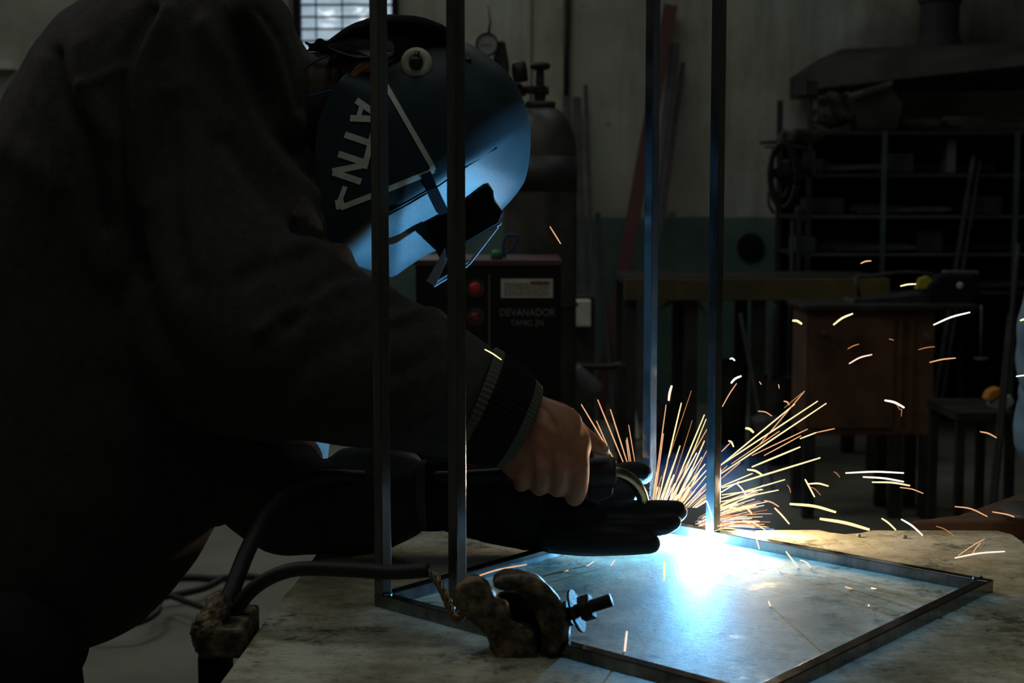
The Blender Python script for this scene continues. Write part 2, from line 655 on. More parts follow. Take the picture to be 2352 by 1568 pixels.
def mesh_obj(name, me, mats, parent=None, smooth=True):
    me.materials.clear()
    for m in (mats if isinstance(mats, (list, tuple)) else [mats]):
        me.materials.append(m)
    me.polygons.foreach_set('use_smooth', [smooth] * len(me.polygons))
    o = bpy.data.objects.new(name, me)
    COL.objects.link(o)
    if parent is not None:
        attach(o, parent)
    return o


def get_vn(me):
    n = len(me.vertices)
    v = np.empty(n * 3)
    me.vertices.foreach_get('co', v)
    nn = np.empty(n * 3)
    me.vertices.foreach_get('normal', nn)
    return v.reshape(-1, 3), nn.reshape(-1, 3)


def set_v(me, v):
    me.vertices.foreach_set('co', v.ravel())
    me.update()


def dist_poly(p, poly):
    best = np.full(len(p), 1e9)
    for a, b in zip(poly[:-1], poly[1:]):
        a, b = np.array(a, float), np.array(b, float)
        d = b - a
        t_ = np.clip(((p - a) @ d) / (d @ d), 0, 1)
        q = a + t_[:, None] * d
        best = np.minimum(best, np.linalg.norm(p - q, axis=1))
    return best


def folds(me, specs, facing=0.2):
    v, n = get_vn(me)
    p = proj(v)
    w = np.clip((facing - n[:, 1]) / 0.4, 0, 1)
    d = np.zeros(len(v))
    for poly, width, amp in specs:
        d += amp * np.exp(-(dist_poly(p, catmull(poly, 4)) / width) ** 2)
    v = v + n * (d * w)[:, None]
    set_v(me, v)


def wobble(me, amp, freq, seed=0):
    v, n = get_vn(me)
    rs = np.random.RandomState(seed)
    d = np.zeros(len(v))
    for k in range(14):
        w = rs.normal(size=3) * freq * rs.uniform(0.5, 2.0)
        d += np.sin(v @ w + rs.uniform(0, 6.28)) * rs.uniform(0.4, 1.0)
    set_v(me, v + n * (d * amp / 3.0)[:, None])


def plate(pts, Y, thick, bev=0.0, closed_sub=1):
    """traced outline (pixels) at distance Y with a real thickness going away from the camera"""
    pp = closed_catmull(pts, closed_sub) if closed_sub > 1 else np.array(pts, float)
    front = [P(x, y, Y) for x, y in pp]
    back = [q + Vector((0, thick, 0)) for q in front]
    n = len(front)
    f = [tuple(range(n))[::-1], tuple(range(n, 2 * n))]
    for k in range(n):
        f.append((k, (k + 1) % n, n + (k + 1) % n, n + k))
    return front + back, f


def text_mesh(name, body, size, loc, rot, m, parent, extrude=0.0005, sx=1.0):
    cu = bpy.data.curves.new(name, 'FONT')
    cu.body = body
    cu.size = size
    cu.align_x = 'CENTER'
    cu.align_y = 'CENTER'
    cu.extrude = extrude
    o = bpy.data.objects.new(name, cu)
    COL.objects.link(o)
    dg = bpy.context.evaluated_depsgraph_get()
    me = bpy.data.meshes.new_from_object(o.evaluated_get(dg))
    bpy.data.objects.remove(o)
    M = Matrix.Translation(loc) @ rot.to_4x4() @ Matrix.Diagonal((sx, 1, 1, 1))
    me.transform(M)
    return mesh_obj(name, me, m, parent, smooth=False)


# ================================================================= THE SETTING
WALL_Y = 9.6
tag(MB().add(box((-6, -2.5, -0.1), (6, WALL_Y + 0.2, 0))).build('floor', M_FLOOR, recentre=False), kind='structure')
# back wall with the window opening left free
wx0, wx1 = P(680, 60, WALL_Y).x, P(912, 60, WALL_Y).x
wz0, wz1 = P(760, 118, WALL_Y).z, P(760, -240, WALL_Y).z
w = MB()
w.add(box((-6, WALL_Y, 0), (wx0, WALL_Y + 0.2, 5)))
w.add(box((wx1, WALL_Y, 0), (6, WALL_Y + 0.2, 5)))
w.add(box((wx0, WALL_Y, 0), (wx1, WALL_Y + 0.2, wz0)))
w.add(box((wx0, WALL_Y, wz1), (wx1, WALL_Y + 0.2, 5)))
tag(w.build('wall_back', M_WALL, recentre=False), kind='structure')
tag(MB().add(box((-6.2, -2.5, 0), (-6, WALL_Y, 5))).build('wall_left', M_PILASTER, recentre=False), kind='structure')
tag(MB().add(box((6, -2.5, 0), (6.2, WALL_Y, 5))).build('wall_right', M_PILASTER, recentre=False), kind='structure')
tag(MB().add(box((-6, -2.7, 0), (6, -2.5, 5))).build('wall_front', M_PILASTER, recentre=False), kind='structure')
tag(MB().add(box((-6, -2.5, 5.0), (6, WALL_Y + 0.2, 5.1))).build('ceiling', M_CEIL, recentre=False), kind='structure')
# pilasters and the pale ledge
a, b = P(1212, 300, WALL_Y).x, P(1292, 300, WALL_Y).x
tag(MB().add(box((a, WALL_Y - 0.10, 0), (b, WALL_Y, 5))).build('trim_1', M_PILASTER, recentre=False), kind='structure')
a, b = P(560, 50, WALL_Y).x, P(668, 50, WALL_Y).x
tag(MB().add(box((a, WALL_Y - 0.06, 0), (b, WALL_Y, 5))).build('trim_2', M_PILASTER, recentre=False), kind='structure')
a, b = P(-200, 150, WALL_Y), P(40, 150, WALL_Y)
tag(MB().add(box((a.x, WALL_Y - 0.1, a.z - 0.03), (b.x, WALL_Y, a.z + 0.02))).build('trim_3', M_WHITE, recentre=False), kind='structure')
# louvred window
wf = MB()
fw = 0.03
wf.add(box((wx0 - 0.01, WALL_Y - 0.05, wz0 - 0.02), (wx0 + fw, WALL_Y + 0.05, wz1)))
wf.add(box((wx1 - fw, WALL_Y - 0.05, wz0 - 0.02), (wx1 + 0.01, WALL_Y + 0.05, wz1)))
wf.add(box((wx0, WALL_Y - 0.05, wz0 - 0.03), (wx1, WALL_Y + 0.05, wz0)))
wf.add(box((wx0, WALL_Y - 0.05, wz1 - 0.03), (wx1, WALL_Y + 0.05, wz1)))
for px in (726, 786, 850):
    xx = P(px, 60, WALL_Y).x
    wf.add(box((xx - 0.003, WALL_Y - 0.01, wz0), (xx + 0.003, WALL_Y + 0.02, wz1)))
win = tag(wf.build('window_1', M_BLKM, recentre=False), kind='structure')
t = NT('frosted_window_pane')
nz = t.noise(4.5, 5, 0.6, t.mapping((1, 1, 2.2)))
colr = t.ramp(nz, [(0.35, (0.13, 0.18, 0.22)), (0.58, (0.24, 0.31, 0.37)), (0.66, (0.85, 0.92, 1.0))])
t.l(colr, t.b.inputs['Emission Color'])
t.b.inputs['Emission Strength'].default_value = 1.3
t.b.inputs['Base Color'].default_value = (0.2, 0.22, 0.22, 1)
t.b.inputs['Roughness'].default_value = 0.3
M_PANE = t.m
pane_h = 27 * S(WALL_Y)
zz = wz0
k = 0
pm = MB()
while zz < wz1:
    z1 = min(zz + pane_h, wz1)
    v_ = [(wx0, WALL_Y + 0.03, zz), (wx1, WALL_Y + 0.03, zz), (wx1, WALL_Y + 0.10, z1 - 0.006), (wx0, WALL_Y + 0.10, z1 - 0.006),
          (wx0, WALL_Y + 0.036, zz), (wx1, WALL_Y + 0.036, zz), (wx1, WALL_Y + 0.106, z1 - 0.012), (wx0, WALL_Y + 0.106, z1 - 0.012)]
    pm.add((v_, [(0, 1, 2, 3), (7, 6, 5, 4), (0, 4, 5, 1), (2, 6, 7, 3)]))
    zz = z1
pm.build('pane', M_PANE, win)
MB().add(box((wx0, WALL_Y + 0.15, wz0), (wx1, WALL_Y + 0.16, wz1))).build('window_backing', M_BLKM, win)
# roof-light frames; the last is added around the left fill light
for nm, (x0, x1, y0, y1) in (('window_2', (-1.5, 1.5, 0.0, 2.0)), ('window_3', (-4.2, 2.8, 6.1, 7.7)), ('fill_light_frame', (-3.9, -1.7, 2.9, 5.1))):
    f_ = MB()
    for lo, hi in (((x0 - 0.1, y0 - 0.1), (x1 + 0.1, y0)), ((x0 - 0.1, y1), (x1 + 0.1, y1 + 0.1)), ((x0 - 0.1, y0), (x0, y1)), ((x1, y0), (x1 + 0.1, y1))):
        f_.add(box((*lo, 4.75), (*hi, 5.0)))
    tag(f_.build(nm, M_GREYB, recentre=False), kind='structure')

# ================================================================= THE BENCH
bt = root('workbench', G(1300, 1450, TABLE), 'worn cream-white steel workbench scattered with sparks under the welded frame', 'workbench')
outline = [(-130, 2500), (505, 1568), (560, 1494), (622, 1404), (629, 1396), (646, 1384), (650, 1368), (668, 1350), (690, 1322), (722, 1277), (764, 1217),
           (1100, 1217), (1650, 1217), (1880, 1216), (1908, 1222), (1940, 1226), (1975, 1223), (2002, 1217), (2200, 1217), (2290, 1218), (2325, 1226), (2348, 1242), (2372, 1270), (2410, 1330), (2600, 1700), (2900, 2500)]
top = [G(x, y) for x, y in outline]
n_ = len(top)
vv = top + [p - Vector((0, 0, 0.012)) for p in top]
ff = [tuple(range(n_))[::-1], tuple(range(n_, 2 * n_))] + [(k, (k + 1) % n_, n_ + (k + 1) % n_, n_ + k) for k in range(n_)]
MB().add((vv, ff)).build('table_top', M_BENCH, bt, bevel=0.002)
ap = MB()
c4_ = [G(560, 1560, TABLE), G(790, 1235, TABLE), G(2260, 1235, TABLE), G(2480, 1560, TABLE)]
ctr_ = sum(c4_, Vector()) / 4
c4_ = [ctr_ + (p - ctr_) * 0.93 for p in c4_]
for k in range(4):
    p, q = c4_[k], c4_[(k + 1) % 4]
    dz_ = Vector((0, 0, -0.045))
    ap.add(bar(p + dz_, q + dz_, 0.04, 0.06))
ap.build('under_frame', M_DARKB, bt)
for p in c4_:
    MB().add(bar((p.x, p.y, 0), (p.x, p.y, TABLE - 0.075), 0.05, 0.05, (1, 0, 0))).build('leg', M_DARKB, bt)

# ================================================================= WELDED TUBE FRAME
TW = 0.0150
A = G(880, 1392)
Bc = G(1490, 1214)
Cc = G(2262, 1359)
uAB = (Bc - A).normalized()
uBC = (Cc - Bc)
LBC = uBC.length
uBC = uBC.normalized()
Dd = A + uBC * LBC
fr = root('steel_tube_frame', A, 'bare square steel tube frame with four upright posts being welded on the workbench', 'metal frame')
UPV = Vector((0, 0, TW / 2 + 0.0005))


def rail(p, q, name='rail'):
    t_ = (q - p).normalized()
    return MB().add(bar(p + UPV - t_ * TW / 2, q + UPV + t_ * TW / 2, TW, TW)).build(name, M_STEEL, fr, bevel=0.0012)


rail(A + uAB * TW, Bc - uAB * TW)
rail(Bc, Cc)
rail(Cc + (Dd - Cc).normalized() * TW, Dd - (Dd - Cc).normalized() * TW)
rail(A, Dd)


def on_line(p, u, px):
    """point on the rail line seen at column px"""
    k = (px - W_PX / 2) / F_PX
    best, bt_ = None, 0
    for i in range(2000):
        t_ = i * 0.0005
        q = p + u * t_
        d = abs(proj([tuple(q)])[0][0] - px)
        if best is None or d < best:
            best, bt_ = d, t_
    return p + u * bt_


T1, T3 = A, Bc
T2 = on_line(A, uBC, 1051)
T4 = on_line(Bc, uBC, 1637)
for p in (T1, T2, T3, T4):
    b_ = Vector((p.x, p.y, TABLE + TW + 0.0006))
    MB().add(bar(b_, b_ + Vector((0, 0, 0.86)), TW, TW, uBC)).build('post', M_STEEL, fr, bevel=0.0012)
for p, s_ in ((T1, 1), (Cc, 1), (T2, 1), (T3, 1)):
    q = p + Vector((0, 0, TW + 0.001))
    wv = []
    for k in range(5):
        wv.append(q + uBC * (0.004 * math.sin(k)) * s_ + (uBC * -0.010 if p is Cc else uBC * 0.009) + uAB * (-0.007 + 0.0035 * k) * (1 if p is not Cc else -1))
    MB().add(tube(wv, 0.0022, 8, 3)).build('weld_bead', M_WELD, fr, smooth=True)

# ================================================================= ARC, SPARKS, SMOKE
arc = MB().add(ellipsoid(ARC, (0.0035, 0.0035, 0.0035))).build('welding_arc', emis('arc_glow', (0.15, 0.55, 1.0), 112000), smooth=True)
tag(arc, 'blinding blue-white welding arc at the foot of the post on the far rail', 'welding arc')


def streak(pts, w, m, Y0, Y1=None, **kw):
    """glowing spark: px points, width in px"""
    Y1 = Y0 if Y1 is None else Y1
    pts = [list(p) for p in pts]
    n = len(pts)
    cc = catmull(pts, 4) if n > 2 else np.array([np.array(pts[0]) * (1 - s_) + np.array(pts[1]) * s_ for s_ in (0, .3, .7, 1)])
    m_ = len(cc)
    pt, rr = [], []
    for i, (x_, y_) in enumerate(cc):
        s_ = i / (m_ - 1)
        Y = Y0 + (Y1 - Y0) * s_
        pt.append(tuple(P(x_, y_, Y)))
        rr.append(w * 0.42 * S(Y) * (0.45 + 0.55 * math.sin(math.pi * (0.12 + 0.76 * s_)) ** 0.6))
    return MB().add(tube(pt, rr, 6)).build('spark', SPARK[m], smooth=True)


SINGLES = [
    # points, width, colour, depth, label
    ([(1263, 520), (1288, 560)], 3, 'o', 2.3, 'lone orange spark high in front of the gas cylinder body'),
    ([(1977, 605), (1988, 600), (2001, 599)], 4, 'o', 2.4, 'small orange spark highest above the rusty cabinet, before the dark rack'),
    ([(2068, 657), (2085, 653), (2104, 652)], 5, 'y', 2.4, 'short yellow spark just left of the machine with the white button'),
    ([(1820, 736), (1831, 737), (1842, 744)], 7, 'y', 2.3, 'stubby bright spark left of the rusty cabinet top'),
    ([(1914, 746), (1935, 730), (1959, 720)], 6, 'y', 2.3, 'thick yellow rising spark across the upper left corner of the rusty cabinet'),
    ([(2144, 746), (2185, 728), (2228, 717)], 5, 'w', 2.3, 'long white spark rising past the upper right corner of the rusty cabinet'),
    ([(2343, 736), (2358, 731)], 6, 'y', 2.3, 'spark cut off at right picture edge above the blue jacket'),
    ([(1950, 835), (1975, 821), (2003, 814)], 4, 'p', 2.35, 'white spark curving across the middle of the rusty cabinet'),
    ([(1947, 801), (1960, 794), (1973, 790)], 3, 'd', 2.35, 'faint orange spark just above the white one on the rusty cabinet'),
    ([(2042, 778), (2053, 781)], 2.5, 'd', 2.35, 'tiny dim spark alone at the centre of the rusty cabinet top'),
    ([(2109, 803), (2128, 798), (2147, 796)], 2.5, 'd', 2.35, 'dim thin spark by the right edge of the rusty cabinet, upper of two'),
    ([(2135, 832), (2165, 825), (2195, 822)], 3.5, 'o', 2.35, 'orange spark crossing the right edge of the rusty cabinet, lower of two'),
    ([(1113, 802), (1130, 811), (1152, 826)], 4, 'y', 1.86, 'spark landing on the upper edge of the striped knit cuff'),
    ([(1676, 824), (1682, 823), (1688, 828)], 5, 'w', 2.2, 'tiny hooked spark beside the right-hand post, higher than the rest'),
    ([(1679, 880), (1688, 870), (1703, 863)], 6, 'w', 2.2, 'thick curved white spark just right of the right-hand post'),
    ([(1744, 876), (1749, 883)], 2.5, 'o', 2.2, 'tiny speck of spark above the tips of the fan, left of two'),
    ([(1788, 882), (1790, 892)], 2.5, 'o', 2.2, 'tiny upright speck of spark above the tips of the fan, right of two'),
    ([(1659, 934), (1675, 905), (1692, 880)], 3, 'o', 2.2, 'thin straight spark slanting below the thick curved one by the right-hand post'),
    ([(1536, 920), (1538, 903), (1543, 885)], 7, 'p', 2.2, 'fat bright upright spark alone between the two right-hand posts'),
    ([(1741, 944), (1758, 946), (1773, 955)], 3, 'o', 2.2, 'orange arched spark left of the fan of sparks tips'),
    ([(1712, 983), (1722, 985), (1731, 993)], 7, 'y', 2.2, 'stubby fat spark above the fan right of the right-hand post'),
    ([(1800, 921), (1808, 923), (1813, 930)], 4, 'o', 2.2, 'small hooked spark crossing the longest upper fan sparks'),
    ([(2032, 919), (2055, 924), (2077, 936)], 6, 'w', 2.3, 'bright falling spark across the lower right of the rusty cabinet'),
    ([(2060, 930), (2067, 940), (2071, 940), (2070, 956)], 2, 'd', 2.3, 'faint forked tail under the bright falling spark on the cabinet'),
    ([(2251, 991), (2270, 995), (2289, 1005)], 3.5, 'o', 2.4, 'orange arched spark near the orange power tool at right'),
    ([(1673, 1012), (1680, 1015), (1685, 1026)], 5, 'y', 2.18, 'hooked spark touching the right-hand post side above the blue smoke'),
    ([(1657, 1037), (1677, 1017)], 3, 'o', 2.18, 'short straight spark leading up to the hooked spark by the post'),
    ([(1716, 1078), (1735, 1081), (1753, 1092)], 6, 'y', 2.15, 'bright arched spark in the blue smoke right of the post'),
    ([(1942, 1086), (2010, 1083), (2076, 1086)], 5, 'w', 2.2, 'long level white spark, topmost of the three at the right'),
    ([(1982, 1095), (2030, 1098), (2076, 1106)], 5, 'w', 2.2, 'level white spark, middle of the three at the right'),
    ([(2003, 1107), (2050, 1108), (2090, 1115)], 5, 'y', 2.2, 'level yellow spark, lowest of the three at the right'),
    ([(2067, 1119), (2095, 1123), (2121, 1133)], 3, 'o', 2.2, 'thin orange spark just below the three level sparks'),
    ([(1849, 1100), (1860, 1120), (1871, 1141)], 5, 'y', 2.15, 'yellow spark falling steeply, crossed by a level hooked one'),
    ([(1857, 1111), (1880, 1110), (1903, 1116)], 5, 'y', 2.15, 'level yellow spark branching from the steep one'),
    ([(1863, 1118), (1873, 1124), (1885, 1137)], 2.5, 'd', 2.15, 'faint orange spark under the branching pair'),
    ([(1915, 1083), (1922, 1087), (1929, 1096)], 2.5, 'd', 2.15, 'faint spark just left of the topmost long level spark'),
    ([(1808, 1113), (1813, 1120), (1816, 1131)], 3, 'd', 2.15, 'small dim spark standing left of the branching pair'),
    ([(1692, 1110), (1704, 1122), (1716, 1141)], 4.5, 'p', 2.10, 'pink spark falling across the fan right of the post'),
    ([(1814, 1157), (1870, 1162), (1920, 1176)], 8, 'y', 2.12, 'very bright long thick spark, upper of the pair falling to the bench edge'),
    ([(1883, 1191), (1940, 1200), (1997, 1216)], 9, 'y', 2.14, 'very bright long thick spark, lower of the pair, reaching the bench edge'),
    ([(2193, 1163), (2230, 1168), (2268, 1186)], 3.5, 'o', 2.2, 'orange arched spark above the brown board at right'),
    ([(2279, 1175), (2320, 1183), (2356, 1200)], 3.5, 'o', 2.2, 'orange arched spark over the brown board at the picture edge'),
    ([(2025, 1190), (2040, 1200), (2058, 1217)], 5, 'y', 2.15, 'spark dropping to the bench back edge, left of two'),
    ([(2070, 1192), (2095, 1207), (2119, 1229)], 5, 'w', 2.12, 'spark dropping across the bench back edge, right of two'),
    ([(2150, 1208), (2170, 1215), (2193, 1231)], 2.5, 'd', 2.12, 'faint spark over the back edge of the bench at right'),
    ([(1755, 1149), (1772, 1153), (1789, 1163)], 4, 'o', 2.12, 'small amber spark right of the post above the yellow one'),
    ([(1779, 1166), (1795, 1182), (1813, 1203)], 5, 'y', 2.12, 'plain yellow spark falling right of the amber one'),
    ([(1705, 1162), (1716, 1167), (1727, 1180)], 5, 'y', 2.1, 'short hooked yellow spark near the weld, right of the post'),
    ([(1706, 1195), (1730, 1200), (1758, 1217)], 4, 'y', 2.1, 'amber spark crossing a long flat one near the bench edge'),
    ([(1648, 1208), (1690, 1199), (1745, 1197)], 4, 'p', 2.1, 'long flat pink spark leaving the foot of the right-hand post'),
    ([(1655, 1164), (1680, 1165), (1702, 1172)], 6, 'y', 2.1, 'fat flat spark touching the lower right-hand post'),
    ([(1652, 1214), (1675, 1213), (1700, 1217)], 4, 'y', 2.1, 'flat yellow spark low beside the post foot'),
    ([(1728, 1220), (1738, 1240), (1744, 1261)], 4.5, 'p', 2.02, 'pink spark falling in front of the far rail'),
    ([(1990, 1247), (2000, 1253), (2015, 1267)], 2.5, 'd', 2.05, 'faint short spark over the bench beyond the far rail'),
    ([(2193, 1281), (2250, 1270), (2308, 1266)], 5, 'p', 1.98, 'long pink spark low over the bench corner at right'),
    ([(2200, 1276), (2235, 1252), (2262, 1237)], 2.5, 'o', 2.0, 'thin upper spark of the forked group at the bench corner'),
    ([(2231, 1275), (2242, 1258), (2252, 1247)], 2.5, 'o', 2.0, 'thin short inner spark of the forked group at the bench corner'),
    ([(1805, 1266), (1822, 1288), (1841, 1314)], 5, 'p', 1.95, 'long pink spark slanting across the far rail'),
    ([(1837, 1286), (1850, 1290), (1862, 1302)], 4, 'p', 1.95, 'small arched spark just right of the one crossing the far rail'),
    ([(1789, 1320), (1792, 1305), (1803, 1295)], 4, 'p', 1.93, 'curled spark bouncing at the inner side of the far rail'),
    ([(1804, 1315), (1813, 1325), (1820, 1337)], 3, 'o', 1.9, 'thin spark below the curled one inside the frame'),
    ([(1941, 1347), (1955, 1352), (1971, 1361)], 5, 'o', 1.84, 'fat orange spark on the bench near the small round one'),
    ([(2001, 1350), (2013, 1353)], 6, 'p', 1.84, 'small round spark inside the frame near its far rail'),
    ([(2016, 1371), (2060, 1367), (2109, 1374)], 5, 'p', 1.82, 'long level pink spark inside the right corner of the frame'),
    ([(2040, 1391), (2058, 1384), (2080, 1375)], 5, 'p', 1.80, 'spark bouncing just below the long level pink one'),
    ([(2168, 1377), (2186, 1382)], 5, 'o', 1.78, 'small spark touching the near side of the right rail'),
    ([(1995, 1388), (1999, 1405), (2001, 1423)], 5, 'p', 1.76, 'upright pink spark standing inside the right of the frame'),
    ([(1765, 1380), (1779, 1411), (1801, 1397)], 5, 'p', 1.76, 'V-shaped bouncing spark at the middle of the frame'),
    ([(1434, 1506), (1437, 1475), (1440, 1449)], 6, 'p', 1.58, 'bright upright spark near the bench front, right of the clamp'),
    ([(1277, 1324), (1290, 1315), (1306, 1309)], 4, 'o', 1.93, 'short orange spark under the gloved hand, above the clamp'),
    ([(1072, 1332), (1140, 1309), (1210, 1296)], 4, 'o', 1.66, 'long orange spark lying along the left rail beside the second post'),
    ([(2270, 1410), (2273, 1400), (2275, 1391)], 6, 'o', 1.78, 'small spark outside the right corner of the frame'),
    ([(2333, 1462), (2358, 1464)], 9, 'p', 1.68, 'thick level spark at right picture edge, middle of the cluster'),
    ([(2314, 1478), (2325, 1485), (2332, 1498)], 6, 'p', 1.66, 'hooked spark at the right edge, lower left of the cluster'),
    ([(2338, 1513), (2357, 1502)], 6, 'p', 1.64, 'lowest spark of the cluster at the right picture edge'),
    ([(2343, 1437), (2358, 1432)], 6, 'o', 1.7, 'uppermost spark of the low cluster at the right picture edge'),
    ([(2334, 864), (2358, 861)], 4, 'w', 2.3, 'white spark in front of the light blue jacket at the right edge'),
    ([(1525, 1290), (1526, 1332)], 6, 'y', 1.87, 'brightest short spark falling on the bench in front of the glove'),
    ([(1549, 1293), (1558, 1334)], 4, 'p', 1.87, 'pink spark falling second right of the glove tip shadow'),
    ([(1582, 1262), (1587, 1290), (1593, 1329)], 4, 'p', 1.87, 'longest pink spark falling in front of the weld'),
    ([(1641, 1266), (1648, 1288), (1655, 1291)], 4, 'y', 1.89, 'little hooked spark on the bench below the post foot'),
    ([(1413, 1284), (1402, 1300)], 3, 'p', 1.96, 'small slanting spark under the glove edge'),
    ([(1365, 1288), (1350, 1298), (1338, 1300)], 2.5, 'p', 1.96, 'thin curved spark under the left of the glove'),
    ([(1623, 1150), (1630, 1170), (1636, 1190)], 4, 'w', 2.08, 'white spark falling in front of the lower right-hand post'),
]
for pts, wd, mk, Y, lab in SINGLES:
    tag(streak(pts, wd, mk, Y), lab, 'spark')

random.seed(11)
FAN = [  # end points of the clearly seen rays of the fan (start, end, width, colour)
    ((1500, 1150), (1530, 929), 3, 'o'), ((1512, 1150), (1565, 925), 4, 'y'), ((1520, 1100), (1588, 897), 2, 'd'), ((1540, 1140), (1618, 952), 4, 'y'),
    ((1548, 1145), (1622, 962), 3, 'y'), ((1530, 1148), (1624, 985), 3, 'o'), ((1505, 1140), (1524, 995), 3, 'o'), ((1560, 1145), (1618, 1012), 4, 'y'),
    ((1580, 1120), (1623, 1035), 3, 'o'), ((1532, 1150), (1590, 965), 2, 'd'), ((1520, 1152), (1562, 1023), 4, 'y'), ((1525, 1150), (1548, 1090), 5, 'w'),
    ((1552, 1150), (1620, 1065), 4, 'y'), ((1560, 1150), (1622, 1080), 4, 'y'), ((1540, 1150), (1600, 1040), 4, 'w'), ((1570, 1150), (1610, 1076), 4, 'y'),
    ((1643, 1078), (1825, 928), 4, 'y'), ((1640, 1078), (1878, 921), 4, 'y'), ((1652, 1090), (1898, 926), 4, 'y'), ((1745, 1020), (1848, 898), 3, 'o'),
    ((1727, 1046), (1855, 985), 3, 'o'), ((1755, 1046), (1840, 1000), 3, 'o'), ((1838, 1007), (1875, 993), 4, 'y'), ((1875, 993), (1917, 984), 3, 'o'), ((1727, 1072), (1838, 1026), 5, 'y'),
    ((1658, 1120), (1884, 1051), 5, 'y'), ((1656, 1144), (1803, 1101), 4, 'y'), ((1655, 1152), (1788, 1125), 4, 'y'), ((1658, 1136), (1752, 1124), 4, 'y'),
    ((1656, 1117), (1728, 1087), 4, 'y'), ((1652, 1160), (1740, 1130), 4, 'o'), ((1650, 1180), (1736, 1160), 4, 'y'), ((1655, 1100), (1700, 1062), 3, 'o'),
    ((1802, 936), (1842, 902), 2.5, 'd'), ((1680, 1065), (1790, 990), 3, 'o'),
    ((1415, 1062), (1335, 928), 3.5, 'o'), ((1431, 1060), (1373, 918), 3.5, 'o'), ((1440, 1060), (1402, 940), 3.5, 'o'), ((1458, 1060), (1444, 976), 2.5, 'o'),
    ((1449, 1060), (1440, 1005), 3, 'o'), ((1375, 1025), (1345, 978), 3.5, 'o'), ((1398, 1030), (1370, 966), 3, 'o'), ((1312, 948), (1301, 934), 3, 'o'),
    ((1325, 955), (1316, 938), 2.5, 'o'), ((1445, 1060), (1438, 1010), 2.5, 'o'),
]


def tag_ray(o, a_, b_):
    mx = (a_[0] + b_[0]) / 2
    top_ = min(a_[1], b_[1])
    if mx < 1470:
        g = ('thin golden spark ray shooting up left above the thumb of the glove', 'spark rays above the gloved thumb')
    elif mx < 1628 and top_ < 1090:
        g = ('long golden spark ray of the dense fan between the two far posts, reaching high', 'high spark rays between the far posts')
    elif mx < 1628:
        g = ('short golden spark ray of the dense fan just above or right of the glove fingers', 'short spark rays by the glove fingers')
    elif top_ < 1090:
        g = ('long golden spark ray rising steeply to the right of the right-hand post', 'rising spark rays right of the post')
    else:
        g = ('low golden spark ray spreading flat to the right of the right-hand post foot', 'low spark rays right of the post')
    return tag(o, g[0], 'spark', g[1])


for (a_, b_, wd, mk) in FAN:
    tag_ray(streak([a_, b_], wd, mk, 2.17, 2.17 + random.uniform(0.0, 0.1)), a_, b_)
OX, OY = 1588, 1212
for k in range(165):
    if k < 70:
        an = random.uniform(28, 78)
    elif k < 145:
        an = random.uniform(2, 36)
    else:
        an = random.uniform(-8, 10)
    if k < 70:
        # rays seen above the glove fan out from just behind the finger tips
        ox, oy = random.uniform(1495, 1600), 1165
        an = 82 - (ox - 1495) / 105 * 45 + random.uniform(-7, 5)
        r0, r1 = 0, random.choice((40, 60, 90, 120)) * random.uniform(0.6, 1.3)
    else:
        ox, oy = OX, OY + random.uniform(-14, 6)
        r0 = random.uniform(10, 90)
        r1 = r0 + random.uniform(30, 120)
    c_, s_ = math.cos(math.radians(an)), math.sin(math.radians(an))
    a_ = (ox + r0 * c_, oy - r0 * s_)
    b_ = (ox + r1 * c_, oy - r1 * s_ + (r1 * 0.02) ** 2 * 0.8)
    mid = ((a_[0] + b_[0]) / 2, (a_[1] + b_[1]) / 2 - (1.5 if k >= 70 else 0))
    tag_ray(streak([a_, mid, b_], random.uniform(1.3, 3.4), random.choice('yyowopdb' if k >= 70 else 'yyoowyd'), 2.16, 2.16 + random.uniform(0.0, 0.12)), a_, b_)

# smoke lit by the arc
sm = bpy.data.materials.new('blue_weld_smoke')
sm.use_nodes = True
nt = sm.node_tree
nt.nodes.clear()
vs = nt.nodes.new('ShaderNodeVolumePrincipled')
om = nt.nodes.new('ShaderNodeOutputMaterial')
tc = nt.nodes.new('ShaderNodeTexCoord')
nz = nt.nodes.new('ShaderNodeTexNoise')
nz.inputs['Scale'].default_value = 5.0
nz.inputs['Detail'].default_value = 3
nz.inputs['Distortion'].default_value = 1.2
nt.links.new(tc.outputs['Generated'], nz.inputs['Vector'])
gr = nt.nodes.new('ShaderNodeTexGradient')
gr.gradient_type = 'SPHERICAL'
mp = nt.nodes.new('ShaderNodeMapping')
mp.inputs['Location'].default_value = (-1.0, -1.0, -0.5)
mp.inputs['Scale'].default_value = (2, 2, 1.6)
nt.links.new(tc.outputs['Generated'], mp.inputs[0])
nt.links.new(mp.outputs[0], gr.inputs[0])
rp = nt.nodes.new('ShaderNodeValToRGB')
rp.color_ramp.elements[0].position = 0.42
rp.color_ramp.elements[1].position = 0.72
nt.links.new(nz.outputs[0], rp.inputs[0])
m1 = nt.nodes.new('ShaderNodeMath')
m1.operation = 'MULTIPLY'
nt.links.new(rp.outputs[0], m1.inputs[0])
nt.links.new(gr.outputs['Fac'], m1.inputs[1])
m2 = nt.nodes.new('ShaderNodeMath')
m2.operation = 'MULTIPLY'
m2.inputs[1].default_value = 2.6
nt.links.new(m1.outputs[0], m2.inputs[0])
nt.links.new(m2.outputs[0], vs.inputs['Density'])
vs.inputs['Color'].default_value = (0.25, 0.50, 1.0, 1)
vs.inputs['Anisotropy'].default_value = 0.0
nt.links.new(vs.outputs[0], om.inputs['Volume'])
sc_ = P(1640, 1130, 2.20)
smo = MB().add(ellipsoid(sc_, (0.15, 0.05, 0.085))).build('weld_smoke', sm, smooth=True)
